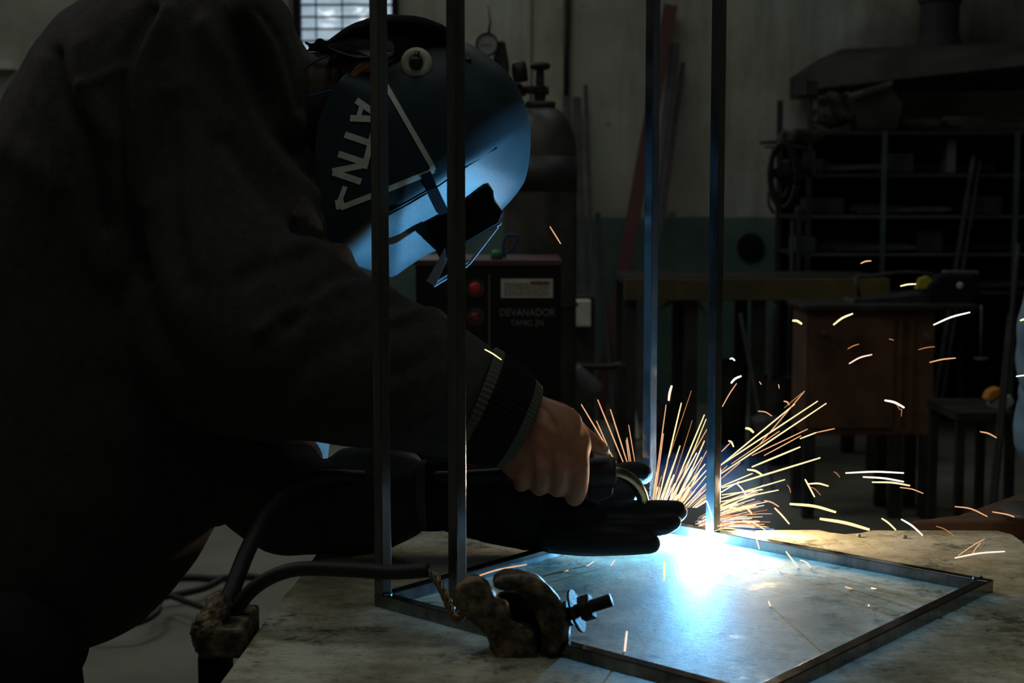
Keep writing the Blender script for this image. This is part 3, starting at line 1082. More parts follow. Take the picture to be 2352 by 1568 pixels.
tag(smo, 'thin blue smoke drifting right from the weld', 'smoke', kind='stuff')

# ================================================================= GROUND CLAMP AND CABLE


def cz(pts, sc=3.618, ox=850, oy=1200):
    return [(ox + a_ / sc, oy + b_ / sc) for a_, b_ in pts]


gc = root('ground_clamp', G(1190, 1530), 'rusty cast-iron ground clamp with a threaded bolt biting the near rail of the frame', 'clamp')
jl = fuse('jaw', [plate(cz([(715, 560), (800, 495), (880, 480), (960, 520), (1020, 600), (1090, 690), (1140, 720), (1180, 820), (1280, 880), (1350, 900), (1385, 1000),
                            (1385, 1190), (1300, 1222), (1150, 1200), (1050, 1140), (980, 1000), (900, 870), (780, 790), (715, 700)]), 1.556, 0.030, closed_sub=3),
                   chain([(1062, 1372, 1.565, 15), (1090, 1412, 1.560, 16), (1120, 1440, 1.560, 14)]),
                   ellipsoid(P(1128, 1398, 1.562), (0.020, 0.012, 0.012))], 0.0022, 5)
wobble(jl, 0.0013, 190, 1)
mesh_obj('jaw', jl, M_IRON, gc)
jr = fuse('jaw', [plate(cz([(1030, 500), (1080, 462), (1250, 445), (1370, 470), (1450, 540), (1530, 640), (1600, 780), (1650, 880), (1658, 1000), (1600, 1120), (1500, 1190),
                            (1415, 1200), (1418, 1000), (1405, 850), (1340, 740), (1260, 620), (1200, 565), (1120, 575), (1040, 555)]), 1.560, 0.034, closed_sub=3),
                   chain([(1160, 1334, 1.566, 15), (1215, 1336, 1.560, 18), (1258, 1372, 1.558, 22), (1278, 1430, 1.557, 24), (1270, 1480, 1.560, 22)])], 0.0022, 5)
wobble(jr, 0.0013, 190, 2)
mesh_obj('jaw', jr, M_IRON, gc)
mf = fuse('jaw_gap_fill', [plate([(1120, 1390), (1160, 1360), (1215, 1375), (1245, 1440), (1262, 1520), (1200, 1530), (1140, 1500), (1110, 1440)], 1.592, 0.012, closed_sub=3)], 0.0024, 3)  # dark filler added for the shade in the gap between the jaws
mesh_obj('jaw_gap_fill', mf, M_BOLT, gc)
MB().add(lathe([(0.0, 0), (0.0085, 0), (0.0085, 0.003), (0.004, 0.0035), (0, 0.004)], P(1158, 1337, 1.575), (-0.1, -0.35, 1))).build('rivet', M_IRON, gc, smooth=False)
bp0, bp1 = P(1230, 1432, 1.590), P(1402, 1378, 1.572)
bax = (bp1 - bp0).normalized()
pr = []
L_ = (bp1 - bp0).length
k = 0.0
while k < L_:
    pr += [(0.0062, k), (0.0074, k + 0.0009)]
    k += 0.0018
MB().add(lathe(pr, bp0, bax, 18)).build('threaded_bolt', M_BOLT, gc, smooth=True)
bl = lambda px: bp0 + bax * (L_ * (px - 1230) / 172)
MB().add(lathe([(0.006, 0), (0.013, 0.0), (0.0135, 0.012), (0.006, 0.012)], bl(1288), bax, 20)).build('spacer', M_BOLT, gc, smooth=False)
MB().add(lathe([(0.006, 0), (0.0235, 0.0), (0.0235, 0.0026), (0.006, 0.0026)], bl(1322), bax, 24)).build('washer', M_BOLT, gc, smooth=False)
MB().add(lathe([(0.006, 0), (0.0145, 0.0), (0.0145, 0.013), (0.006, 0.013)], bl(1335), bax, 6)).build('nut', M_BOLT, gc, smooth=False, bevel=0.001)

cb = MB().add(tube([P(x_, y_, Y_) for x_, y_, Y_ in [(470, 1640, 1.66), (520, 1500, 1.66), (548, 1395, 1.66), (600, 1338, 1.655), (680, 1307, 1.65), (800, 1308, 1.645), (900, 1314, 1.64), (986, 1309, 1.635)]],
                   0.0082, 14, 6)).build('ground_cable', M_RUBBER, smooth=True)
tag(cb, 'thick black ground cable arching over the bench corner to the clamp', 'cable')
for k in range(3):
    pts = []
    path = catmull([list(P(*q)) for q in [(978, 1312, 1.634), (1000, 1326, 1.625), (1020, 1362, 1.61), (1036, 1400, 1.60), (1050, 1422, 1.592), (1062, 1408, 1.588)]], 8)
    for i, c_ in enumerate(path):
        an = i * 0.55 + k * 2.094
        pts.append(Vector(c_) + Vector((math.cos(an), 0.3, math.sin(an))) * 0.0030)
    MB().add(tube(pts, 0.0024, 8)).build('copper_strand', M_COPPER, cb, smooth=True)

# the crusted vise beside the bench
vs_ = root('bench_vise', (-0.335, 1.65, 0.0), 'black steel vise on a post crusted with weld spatter beside the bench corner', 'vise')
xa, xb = P(448, 1420, 1.65).x, -0.290
MB().add(box((xa + 0.012, 1.60, 0.805), (xb, 1.705, 0.838))).build('vise_body', M_IRON, vs_, bevel=0.004)
MB().add(box((xa + 0.010, 1.61, 0.0), (xb - 0.030, 1.70, 0.806))).build('vise_post', M_BLKM, vs_, bevel=0.003)
lump = fuse('slag_crust', [ellipsoid(P(478, 1440, 1.625), (0.018, 0.03, 0.020)), ellipsoid(P(500, 1395, 1.64), (0.014, 0.03, 0.015)), ellipsoid(P(470, 1468, 1.62), (0.013, 0.02, 0.012))], 0.002, 2)
wobble(lump, 0.0022, 260, 5)
mesh_obj('slag_crust', lump, M_IRON, vs_)

# floor cables
fc = MB().add(tube([G(x_, y_, 0.012) for x_, y_ in [(620, 1330), (560, 1322), (500, 1328), (440, 1325), (380, 1330), (330, 1350), (250, 1340)]], 0.012, 10, 5)).build('floor_cable', M_RUBBER, smooth=True)
tag(fc, 'black cable lying on the floor left of the bench, upper loop', 'cable')
fc = MB().add(tube([G(x_, y_, 0.036) for x_, y_ in [(515, 1326), (470, 1350), (400, 1366), (350, 1374), (300, 1385)]], 0.012, 10, 5)).build('floor_cable', M_RUBBER, smooth=True)
tag(fc, 'black cable on the floor slanting up toward the welder from the vise', 'cable')
fc = MB().add(tube([G(x_, y_, 0.060) for x_, y_ in [(480, 1400), (430, 1382), (385, 1368), (365, 1385), (362, 1405), (330, 1425), (280, 1438), (200, 1440)]], 0.010, 10, 5)).build('floor_cable', M_RUBBER, smooth=True)
tag(fc, 'black cable on the floor making the lowest curve beside the welder', 'cable')

# ================================================================= WELDING TORCH
to = root('welding_torch', P(1300, 1085, 1.99), 'black-handled welding torch with a curved metal neck held against the joint', 'welding torch')
h0, h1 = P(1150, 1092, 1.985), P(1414, 1084, 1.985)
hx = (h1 - h0).normalized()
Lh = (h1 - h0).length
MB().add(lathe([(0, 0), (0.013, 0), (0.0165, 0.01), (0.0175, Lh * 0.5), (0.0195, Lh - 0.03), (0.0205, Lh - 0.004), (0.0195, Lh), (0.012, Lh), (0, Lh)], h0, hx, 30)).build('handle', M_RUBBER, to, smooth=True)
MB().add(plate([(1352, 1105), (1412, 1100), (1406, 1140), (1380, 1152), (1352, 1150)], 1.978, 0.014)).build('trigger', M_BLK, to, bevel=0.002)
neck = [(1400, 1082, 1.988), (1425, 1087, 1.99), (1446, 1098, 1.995), (1463, 1114, 2.0), (1474, 1135, 2.005), (1480, 1158, 2.01), (1492, 1180, 2.02)]
MB().add(tube([P(*q) for q in neck], 0.0080, 18, 5)).build('neck', M_BRASS, to, smooth=True)
MB().add(tube([P(1486, 1172, 2.017), P(1512, 1182, 2.03), P(1562, 1186, 2.055)], [0.0095, 0.0090, 0.0070], 18, 4)).build('nozzle', M_BOLT, to, smooth=True)
MB().add(tube([P(*q) for q in [(1160, 1092, 1.985), (1050, 1098, 2.0), (900, 1100, 2.03), (720, 1100, 1.97), (630, 1160, 1.93), (575, 1250, 1.86), (535, 1350, 1.80), (505, 1440, 1.76), (470, 1640, 1.76), (440, 2000, 1.80)]],
               [0.0105] * 10, 14, 6)).build('torch_cable', M_RUBBER, to, smooth=True)

# ================================================================= THE WELDER
pe = root('person', (-0.62, 2.08, 0.0), 'person bending over the bench in charcoal fleece jacket and welding helmet, holding the torch', 'person')

R_ARM = [(455, 10, 2.17, 150, .10), (475, 130, 2.145, 205, .125), (500, 290, 2.13, 214, .125), (528, 430, 2.105, 226, .122), (548, 560, 2.07, 226, .120), (600, 700, 2.02, 232, .118),
         (700, 790, 1.985, 222, .112), (850, 845, 1.955, 192, .100), (980, 885, 1.945, 166, .088), (1060, 915, 1.948, 146, .076), (1088, 926, 1.948, 138, .070)]
L_ARM = [(560, 230, 2.40, 150, .10), (590, 600, 2.36, 165, .10), (600, 950, 2.25, 170, .09), (625, 1120, 2.11, 140, .075), (720, 1160, 2.06, 116, .066), (850, 1165, 2.04, 105, .060), (950, 1140, 2.04, 84, .050), (968, 1138, 2.04, 80, .047)]
TORSO = [(640, 90, 2.21, 95, .10), (500, 95, 2.21, 165, .17), (372, 190, 2.21, 262, .20), (300, 390, 2.21, 318, .21), (245, 620, 2.21, 335, .20), (212, 860, 2.20, 340, .19),
         (178, 1080, 2.20, 345, .185), (125, 1240, 2.20, 300, .18), (60, 1360, 2.20, 225, .17), (30, 1420, 2.20, 165, .15)]
DH = 0.075      # how much further from the camera the head is than the near wrist


def sh(secs, dy=None):
    dy = DH if dy is None else dy
    return [(q[0], q[1], q[2] + dy) + tuple(q[3:]) for q in secs]


def shrink(secs, k, cut=None):
    return [(a_, b_, c_, d_ * k, e_ * k) for a_, b_, c_, d_, e_ in (secs[:cut] if cut else secs)]


jk = fuse('jacket', [loft(TORSO, ck=0.4), loft([(500, 420, 2.2, 150, .13), (540, 650, 2.2, 170, .13), (520, 850, 2.19, 175, .12), (470, 1050, 2.19, 160, .12)]), loft(R_ARM, ck=0.12), loft([(430, 700, 2.09, 150, .10), (500, 840, 2.06, 150, .10), (640, 900, 2.03, 118, .09), (770, 925, 2.0, 84, .08)]), loft([(790, 1092, 2.08, 68, .05), (870, 1082, 2.07, 60, .05), (940, 1087, 2.06, 48, .045)], ck=0.5), loft(L_ARM, ck=0.12),
                     loft(sh([(560, 130, 2.06, 140, .10), (650, 190, 2.05, 95, .075), (690, 215, 2.05, 84, .070)])),
                     loft(sh([(585, 5, 1.99, 56, .06), (608, 55, 1.98, 58, .065), (650, 170, 1.98, 52, .06), (668, 290, 1.98, 42, .05)]))], 0.0055, 9)
FOLD = [
    ([(352, 20), (305, 100), (280, 200), (284, 330), (296, 480), (330, 640)], 15, -0.016),
    ([(380, 30), (335, 110), (312, 200), (316, 330), (326, 470)], 26, 0.010),
    ([(128, 120), (142, 190), (170, 255), (205, 320), (230, 420), (245, 520)], 17, -0.014),
    ([(185, 110), (190, 190), (215, 250), (255, 320)], 30, 0.009),
    ([(285, 150), (230, 180), (190, 200)], 14, 0.006),
    ([(95, 140), (105, 220), (130, 300), (150, 420)], 24, 0.008),
    ([(470, 60), (530, 170), (590, 300), (650, 390), (720, 450)], 24, 0.011),
    ([(560, 60), (615, 180), (660, 300), (715, 400)], 24, -0.009),
    ([(592, 20), (640, 80), (670, 160), (690, 250)], 9, -0.007),
    ([(520, 330), (600, 440), (690, 520), (752, 545)], 26, -0.010),
    ([(690, 505), (730, 530), (768, 552)], 18, -0.022),
    ([(640, 590), (720, 560), (790, 585), (850, 605)], 22, 0.013),
    ([(880, 620), (800, 620), (730, 660), (660, 740)], 22, -0.014),
    ([(600, 760), (690, 700), (780, 665), (900, 650)], 20, 0.010),
    ([(560, 640), (620, 600), (690, 590)], 22, -0.008),
    ([(890, 735), (960, 722), (1040, 716)], 14, 0.009),
    ([(900, 690), (960, 690), (1020, 700)], 12, -0.010),
    ([(640, 900), (720, 820), (840, 760), (900, 745)], 34, -0.007),
    ([(900, 860), (970, 830), (1060, 800)], 26, -0.006),
    ([(930, 980), (1000, 940), (1060, 900)], 26, 0.006),
    ([(430, 200), (440, 400), (470, 600)], 34, 0.006),
    ([(395, 250), (390, 450), (430, 650)], 26, -0.006),
    ([(0, 330), (120, 420), (240, 620)], 40, 0.007),
    ([(560, 1180), (640, 1200), (740, 1190)], 24, -0.008),
]
folds(jk, FOLD)
wobble(jk, 0.0022, 22, 4)
JK = mesh_obj('jacket', jk, M_FLEECE, pe)


def cuff(name, p0, p1, a0, a1, b0, b1, s0, s1, ribs=64, n=256, m=40, bulge=0.06, lean=(0, 0)):
    """ribbed knit cuff with a paler stripe at both ends"""
    A0, A1 = P(*p0), P(*p1)
    t_ = (A1 - A0).normalized()
    d = Vector((0, 1, 0))
    d = (d - t_ * d.dot(t_)).normalized()
    nn = t_.cross(d).normalized()
    v, f, mi = [], [], []
    for i in range(m + 1):
        s_ = i / m
        ra = (a0 + (a1 - a0) * s_) * S(p0[2])
        rb = b0 + (b1 - b0) * s_
        bl_ = 1 + bulge * math.sin(math.pi * s_)
        if i == 0 or i == m:
            bl_ *= 0.93
        c = A0 + (A1 - A0) * s_
        for k in range(n):
            an = 2 * math.pi * k / n
            rib = 1 + 0.018 * math.cos(ribs * an)
            v.append(c + nn * (math.cos(an) * ra * rib * bl_) + d * (math.sin(an) * rb * rib * bl_))
    for i in range(m):
        for k in range(n):
            f.append((i * n + k, i * n + (k + 1) % n, (i + 1) * n + (k + 1) % n, (i + 1) * n + k))
            mi.append(1 if (i / m < s0 or i / m > s1) else 0)
    for k in range(n):
        v.append(A1 + (Vector(v[m * n + k]) - A1) * 0.80 - t_ * 0.004)
    for k in range(n):
        f.append((m * n + k, m * n + (k + 1) % n, (m + 1) * n + (k + 1) % n, (m + 1) * n + k))
        mi.append(1)
    mb = MB()
    mb.v, mb.f, mb.mi = [tuple(q) for q in v], f, mi
    return mb.build(name, [M_CUFF, M_CUFFS], JK, smooth=True)


cuff('cuff', (1078, 921, 1.948), (1205, 980, 1.955), 138, 100, .068, .052, 0.17, 0.80)
cuff('cuff', (958, 1138, 2.04), (1062, 1136, 2.04), 80, 74, .047, .045, 0.22, 2.0)

# body: head, neck, trunk, arms, bare right hand, legs
yh = 1.955
hand = [
    loft([(1150, 960, 1.955, 88, .030), (1215, 985, 1.95, 84, .029), (1262, 1010, 1.94, 92, .030), (1295, 1030, 1.935, 84, .028), (1315, 1040, 1.935, 62, .022)]),
    loft([(1170, 1010, 1.955, 60, .03), (1215, 1050, 1.95, 66, .03), (1245, 1070, 1.95, 54, .026)]),
    # index finger: down over the handle, then tucked under it
    chain([(1312, 985, 1.945, 33), (1326, 1035, 1.930, 27), (1330, 1085, 1.925, 25), (1327, 1125, 1.932, 23), (1320, 1142, 1.955, 21), (1316, 1140, 1.985, 18)]),
    chain([(1275, 1010, 1.935, 32), (1287, 1060, 1.918, 28), (1288, 1098, 1.922, 25), (1282, 1120, 1.940, 22), (1278, 1122, 1.970, 19)]),
    chain([(1232, 1030, 1.935, 31), (1246, 1070, 1.922, 27), (1246, 1100, 1.928, 24), (1240, 1118, 1.945, 21), (1236, 1120, 1.970, 18)]),
    chain([(1190, 1045, 1.945, 28), (1203, 1078, 1.932, 25), (1203, 1100, 1.938, 21), (1197, 1112, 1.952, 18), (1195, 1112, 1.975, 15)]),
    # thumb laid along the top of the handle
    chain([(1262, 955, 1.965, 30), (1305, 972, 1.965, 28), (1335, 995, 1.962, 22), (1362, 1017, 1.965, 20), (1384, 1032, 1.97, 16), (1392, 1038, 1.972, 11)]),
    ellipsoid(P(1330, 1000, 1.95), (0.012, 0.014, 0.016)),
]
HEAD = [ellipsoid(P(893, 168, 2.05 + DH), (0.078, 0.078, 0.072)),
        loft(sh([(900, 180, 2.05, 105, .066), (935, 250, 2.05, 92, .060), (965, 320, 2.05, 66, .050), (985, 360, 2.05, 40, .036)])),
        chain(sh([(1000, 235, 2.05, 15), (1030, 262, 2.05, 17), (1022, 285, 2.05, 16)])),          # nose
        chain(sh([(1000, 312, 2.05, 16), (1012, 325, 2.05, 15)])),                              # lips
        chain(sh([(975, 175, 2.005, 15), (1000, 205, 2.02, 16), (1010, 205, 2.06, 15), (998, 180, 2.095, 15)])),   # brow
        loft(sh([(880, 210, 2.05, 90, .06), (790, 235, 2.05, 80, .058), (700, 235, 2.06, 82, .060), (640, 215, 2.08, 70, .06)]), ck=0.1)]
# ear: rim and lobe on the near side of the head
EAR = [chain(sh([(803, 205, 1.972, 8), (808, 180, 1.962, 9), (826, 157, 1.958, 9), (850, 146, 1.958, 9), (868, 150, 1.962, 8)])),
       chain(sh([(815, 200, 1.976, 14), (838, 175, 1.975, 16), (858, 165, 1.976, 14)]))]
LEGS_N = [(58, 1500, 2.0, 120, .085), (70, 1600, 1.98, 110, .08), (60, 2000, 1.97, 85, .062), (30, 2400, 1.98, 65, .05), (20, 2650, 1.98, 50, .04)]
LEGS_F = [(40, 1500, 2.18, 110, .085), (40, 1700, 2.22, 100, .075), (60, 2050, 2.24, 75, .058), (60, 2350, 2.26, 55, .046), (50, 2470, 2.26, 45, .038)]
LEGS_N, LEGS_F = shrink(sh(LEGS_N), .78), shrink(sh(LEGS_F), .78)
body = fuse('body', hand + HEAD + EAR + [loft(shrink(TORSO[:-3], .76), ck=0.2), loft([(190, 1000, 2.20, 200, .12), (150, 1200, 2.20, 190, .12), (90, 1340, 2.20, 110, .08)], ck=0.3), loft(shrink(R_ARM, .70)[1:] + [(1150, 960, 1.955, 70, .03)], ck=0.15),
                                         loft(shrink(L_ARM, .70) + [(1100, 1150, 2.035, 48, .03), (1220, 1180, 2.02, 50, .022)], ck=0.15), loft(LEGS_N), loft(LEGS_F)], 0.0030, 4)
folds(body, [([(1283, 1010), (1264, 960), (1240, 930)], 7, -0.0018), ([(1305, 1005), (1306, 1060), (1308, 1110)], 6, -0.0022), ([(1264, 1030), (1266, 1070), (1264, 1110)], 6, -0.0020),
             ([(1222, 1050), (1224, 1080), (1220, 1105)], 6, -0.0018), ([(1300, 1008), (1260, 985), (1225, 965)], 9, 0.0016), ([(1265, 1035), (1230, 1010), (1200, 990)], 9, 0.0012),
             ([(1310, 1062), (1345, 1064)], 4, -0.0010), ([(1270, 1072), (1302, 1074)], 4, -0.0009), ([(1230, 1082), (1260, 1084)], 4, -0.0009), ([(1345, 1003), (1340, 1030)], 4, -0.001)], 0.6)
BODY = mesh_obj('body', body, M_SKIN, pe)
MB().add(ellipsoid(P(1390, 1031, 1.962), (0.0052, 0.0030, 0.0045))).build('thumbnail', M_NAIL, BODY, smooth=True)

tr = fuse('trousers', [loft(sh([(60, 1340, 2.08, 150, .13), (50, 1430, 2.08, 150, .15), (40, 1500, 2.08, 150, .15)])), loft(sh([(40, 1450, 1.99, 130, .10), (48, 1560, 1.98, 138, .10), (52, 1650, 1.98, 138, .095), (60, 2000, 1.97, 100, .075), (30, 2400, 1.98, 82, .065), (20, 2640, 1.98, 80, .06)])),
                       loft(sh([(20, 1450, 2.18, 130, .10), (40, 1700, 2.22, 115, .09), (60, 2050, 2.24, 92, .072), (60, 2350, 2.26, 76, .06), (50, 2450, 2.26, 74, .06)]))], 0.008, 6)
wobble(tr, 0.004, 26, 9)
mesh_obj('trousers', tr, M_PANTS, pe)
for (bx, by) in ((-0.69, 2.10), (-0.76, 2.39)):
    bo = fuse('boot', [ellipsoid((bx + 0.06, by, 0.045), (0.135, 0.05, 0.045)), ellipsoid((bx - 0.01, by, 0.09), (0.055, 0.05, 0.09)), box((bx - 0.06, by - 0.048, 0.0), (bx + 0.185, by + 0.048, 0.022))], 0.006, 4)
    mesh_obj('boot', bo, M_RUBBER, pe)

# balaclava and cap
nk = fuse('balaclava', [loft(sh([(800, 232, 2.05, 88, .068), (742, 238, 2.05, 100, .074), (690, 240, 2.055, 112, .080), (620, 200, 2.08, 95, .08)]), ck=0.1),
                        loft(sh([(770, 330, 2.05, 60, .06), (800, 420, 2.05, 50, .055), (830, 500, 2.05, 40, .05)]))], 0.004, 5)
folds(nk, [([(760, 160), (752, 250), (745, 340)], 8, -0.006), ([(715, 130), (715, 250), (720, 350)], 12, 0.005)], 0.6)
mesh_obj('balaclava', nk, M_NECK, pe)
cp = fuse('cap', [ellipsoid(P(900, 158, 2.05 + DH), (0.086, 0.084, 0.074)),
                  chain(sh([(748, 112, 2.03, 12), (775, 96, 2.0, 16), (820, 74, 1.99, 22), (880, 62, 1.99, 24), (950, 60, 1.99, 24), (1010, 78, 1.995, 22), (1045, 100, 2.0, 16)])),
                  chain(sh([(735, 98, 2.0, 12), (742, 112, 2.0, 13)])), chain(sh([(702, 98, 1.995, 4), (722, 108, 1.998, 7), (740, 108, 2.0, 9)])), chain(sh([(700, 118, 1.99, 3), (720, 114, 1.995, 6), (740, 110, 2.0, 9)])),
                  chain(sh([(790, 140, 1.985, 26), (770, 150, 1.99, 20), (765, 165, 1.99, 14)]))], 0.003, 4)
v_, n__ = get_vn(cp)
pp_ = proj(v_)
folds(cp, [([(800, 72), (900, 50), (1010, 62)], 5, 0.0022), ([(830, 84), (910, 66), (1010, 82)], 5, -0.0020)], 1.2)
CAPO = mesh_obj('cap', cp, M_CLOTH, pe)
# cut the cap away below the headband line so the skin, ear and neck stay bare
bm = bmesh.new()
bm.from_mesh(CAPO.data)
dl = []
for f_ in bm.faces:
    q = proj([tuple(f_.calc_center_median())])[0]
    if q[1] > 150 + (q[0] - 770) * -0.12 and q[0] > 748 or q[1] > 172:
        dl.append(f_)
bmesh.ops.delete(bm, geom=dl, context='FACES')
bm.to_mesh(CAPO.data)
bm.free()
for pts in ([(684, 176, 1.985), (700, 160, 1.972), (722, 142, 1.968), (748, 130, 1.972)], [(704, 224, 1.965), (730, 216, 1.964), (765, 208, 1.966), (800, 210, 1.965), (812, 214, 1.965)]):
    MB().add(tube([P(*q) for q in sh(pts)], 0.0017, 8, 5)).build('mask_cord', M_BLUEC, pe, smooth=True)

# left glove
gl_ = fuse('glove', [
    loft([(1120, 1165, 2.035, 82, .045), (1200, 1178, 2.025, 84, .042), (1280, 1192, 2.01, 78, .038), (1345, 1205, 2.0, 66, .030)]),
    chain([(1300, 1178, 2.025, 40), (1370, 1183, 2.02, 36), (1450, 1178, 2.015, 31), (1520, 1174, 2.01, 27), (1554, 1174, 2.01, 26)]),
    chain([(1310, 1212, 2.0, 38), (1400, 1216, 1.995, 36), (1470, 1212, 1.99, 31), (1525, 1204, 1.99, 25), (1546, 1198, 1.99, 20)]),
    chain([(1270, 1225, 1.985, 42), (1370, 1241, 1.975, 35), (1440, 1246, 1.97, 30), (1494, 1247, 1.97, 25)]),
    chain([(1250, 1236, 2.0, 34), (1340, 1252, 1.985, 26), (1400, 1255, 1.98, 22), (1430, 1256, 1.98, 20)]),
    chain([(1345, 1150, 2.03, 36), (1410, 1141, 2.035, 30), (1462, 1130, 2.04, 17)]),
    chain([(1330, 1152, 2.05, 34), (1395, 1128, 2.05, 32), (1438, 1112, 2.052, 26)]),
    chain([(1290, 1165, 2.04, 42), (1360, 1128, 2.06, 36), (1420, 1096, 2.065, 31), (1455, 1087, 2.065, 29), (1474, 1088, 2.065, 26)]),
], 0.0028, 3)
folds(gl_, [([(1330, 1196), (1440, 1192), (1540, 1199)], 5, -0.0022), ([(1300, 1228), (1420, 1232), (1520, 1226)], 5, -0.0020), ([(1200, 1140), (1215, 1200), (1205, 1250)], 12, 0.003)], 0.5)
GL = mesh_obj('glove', gl_, M_GLOVE, pe)
ga = fuse('gauntlet', [loft([(1040, 1140, 2.04, 84, .052), (1100, 1148, 2.035, 92, .056), (1170, 1164, 2.03, 88, .050), (1225, 1178, 2.02, 82, .045)])], 0.004, 4)
folds(ga, [([(1085, 1080), (1130, 1120), (1170, 1180)], 8, 0.004), ([(1110, 1230), (1150, 1200), (1190, 1190)], 8, -0.003)], 0.6)
mesh_obj('gauntlet', ga, M_GAUNT, GL)
MB().add(tube([P(1066, 1052, 2.0), P(1072, 1066, 1.985), P(1086, 1064, 1.98), P(1092, 1060, 1.985)], 0.006, 8, 4)).build('cuff_tag', M_RED, GL, smooth=True)

# ---------------- welding helmet
HY, HW = 2.12, 0.106
OUTL = closed_catmull([(860, 140), (900, 104), (960, 92), (1020, 90), (1070, 97), (1125, 132), (1173, 176), (1206, 240), (1219, 315), (1210, 400), (1190, 440), (1155, 480), (1110, 520),
                       (1060, 552), (1010, 572), (972, 590), (935, 614), (900, 636), (862, 622), (815, 600), (785, 572), (768, 535), (754, 470), (744, 370), (752, 285), (785, 215), (820, 172)], 8)
HC = np.array((960.0, 330.0))
oth = np.arctan2(OUTL[:, 1] - HC[1], OUTL[:, 0] - HC[0])
orr = np.hypot(OUTL[:, 0] - HC[0], OUTL[:, 1] - HC[1])
oidx = np.argsort(oth)
oth_s, orr_s = oth[oidx], orr[oidx]


def orad(th):
    return np.interp(th, oth_s, orr_s, period=2 * math.pi)


def h_depth(q):
    """half width of the shell at side-plane position q (pixels at depth HY)"""
    d = np.array(q, float) - HC
    th = math.atan2(d[1], d[0])
    R = float(orad(th))
    r = min(np.hypot(*d) / R, 1.0)
    ox = HC[0] + R * math.cos(th)
    b_ = min(max((ox - 790) / 110, 0), 1)
    b_ = b_ * b_ * (3 - 2 * b_)
    closed = HW * max(1 - r ** 2.5, 0) ** 0.5
    openn = HW * (1 - 0.10 * r * r)
    D = closed * b_ + openn * (1 - b_)
    s_ = (q[0] - 870) * 0.533 + (q[1] - 507) * 0.846
    if s_ > 0:
        D *= max(0.42, 1 - 0.0046 * s_)
    return D, b_


def h_pt(q, side=-1, off=0.0):
    D, _ = h_depth(q)
    p = P(q[0], q[1], HY)
    return Vector((p.x, HY + side * (D + off), p.z))


def h_fit(px, py, off=0.0):
    """shell point that is seen at this pixel"""
    q = np.array((px, py), float)
    for _ in range(8):
        s_ = proj([tuple(h_pt(q, -1, off))])[0]
        q = q + (np.array((px, py)) - s_)
    return h_pt(q, -1, off)


NTH, NR = 160, 40
v, f = [], []
for side in (-1, 1):
    for i in range(NTH):
        th = -math.pi + 2 * math.pi * i / NTH
        R = float(orad(th))
        for j in range(1, NR + 1):
            r = math.sin(j / NR * math.pi / 2)
            v.append(tuple(h_pt(HC + np.array((math.cos(th), math.sin(th))) * R * r, side)))
    v.append(tuple(h_pt(HC + np.array((0.01, 0.0)), side)))
M1 = NTH * NR + 1
for s_i in (0, 1):
    o_ = s_i * M1
    for i in range(NTH):
        i2 = (i + 1) % NTH
        f.append((o_ + M1 - 1, o_ + i * NR, o_ + i2 * NR))
        for j in range(NR - 1):
            f.append((o_ + i * NR + j, o_ + i * NR + j + 1, o_ + i2 * NR + j + 1, o_ + i2 * NR + j))
me = bpy.data.meshes.new('welding_helmet_shell')
me.from_pydata(v, [], f)
bm = bmesh.new()
bm.from_mesh(me)
bmesh.ops.remove_doubles(bm, verts=bm.verts, dist=0.0006)
bmesh.ops.recalc_face_normals(bm, faces=bm.faces)
bm.to_mesh(me)
bm.free()
HEL = mesh_obj('welding_helmet', me, M_SHELL, pe)
sd = HEL.modifiers.new('thick', 'SOLIDIFY')
sd.thickness = 0.003
sd.offset = -1

# rolled rim on the front upper edge
# tension knob
kc = h_fit(957, 146)
MB().add(lathe([(0.0, 0.010), (0.009, 0.010), (0.0105, 0.012), (0.0165, 0.0115), (0.0200, 0.009), (0.0212, 0.004), (0.0212, -0.008), (0.0, -0.008)], kc, (0, -1, 0), 40)).build('knob', M_KNOB, HEL, smooth=True, bevel=0)
MB().add(lathe([(0.0, 0.020), (0.0055, 0.020), (0.0075, 0.018), (0.0095, 0.0118), (0.0, 0.0100)], kc, (0, -1, 0), 24)).add(bar(kc + Vector((0, -0.014, 0.0)), kc + Vector((0.002, -0.014, 0.015)), 0.006, 0.006, (1, 0, 0))).build('knob_screw', M_BLK, HEL, smooth=True)
MB().add(lathe([(0.0, 0.002), (0.004, 0.002), (0.005, 0.0), (0, -0.001)], h_fit(1074, 140), (0, -1, 0), 16)).build('stud', M_BLK, HEL, smooth=True)
# grey headgear flap above the ear
fl = [(752, 108), (775, 96), (810, 90), (856, 92), (900, 96), (900, 128), (853, 131), (822, 132), (790, 124)]
a1 = []
for q in closed_catmull(fl, 4):
    a1.append(P(q[0], q[1], 1.945 + DH + max(0, (800 - q[0])) * 0.0007))
n_ = len(a1)
MB().add((a1 + [p + Vector((0, 0.004, 0)) for p in a1], [tuple(range(n_))[::-1], tuple(range(n_, 2 * n_))] + [(k, (k + 1) % n_, n_ + (k + 1) % n_, n_ + k) for k in range(n_)])).build('headgear_band', M_BAND, HEL)


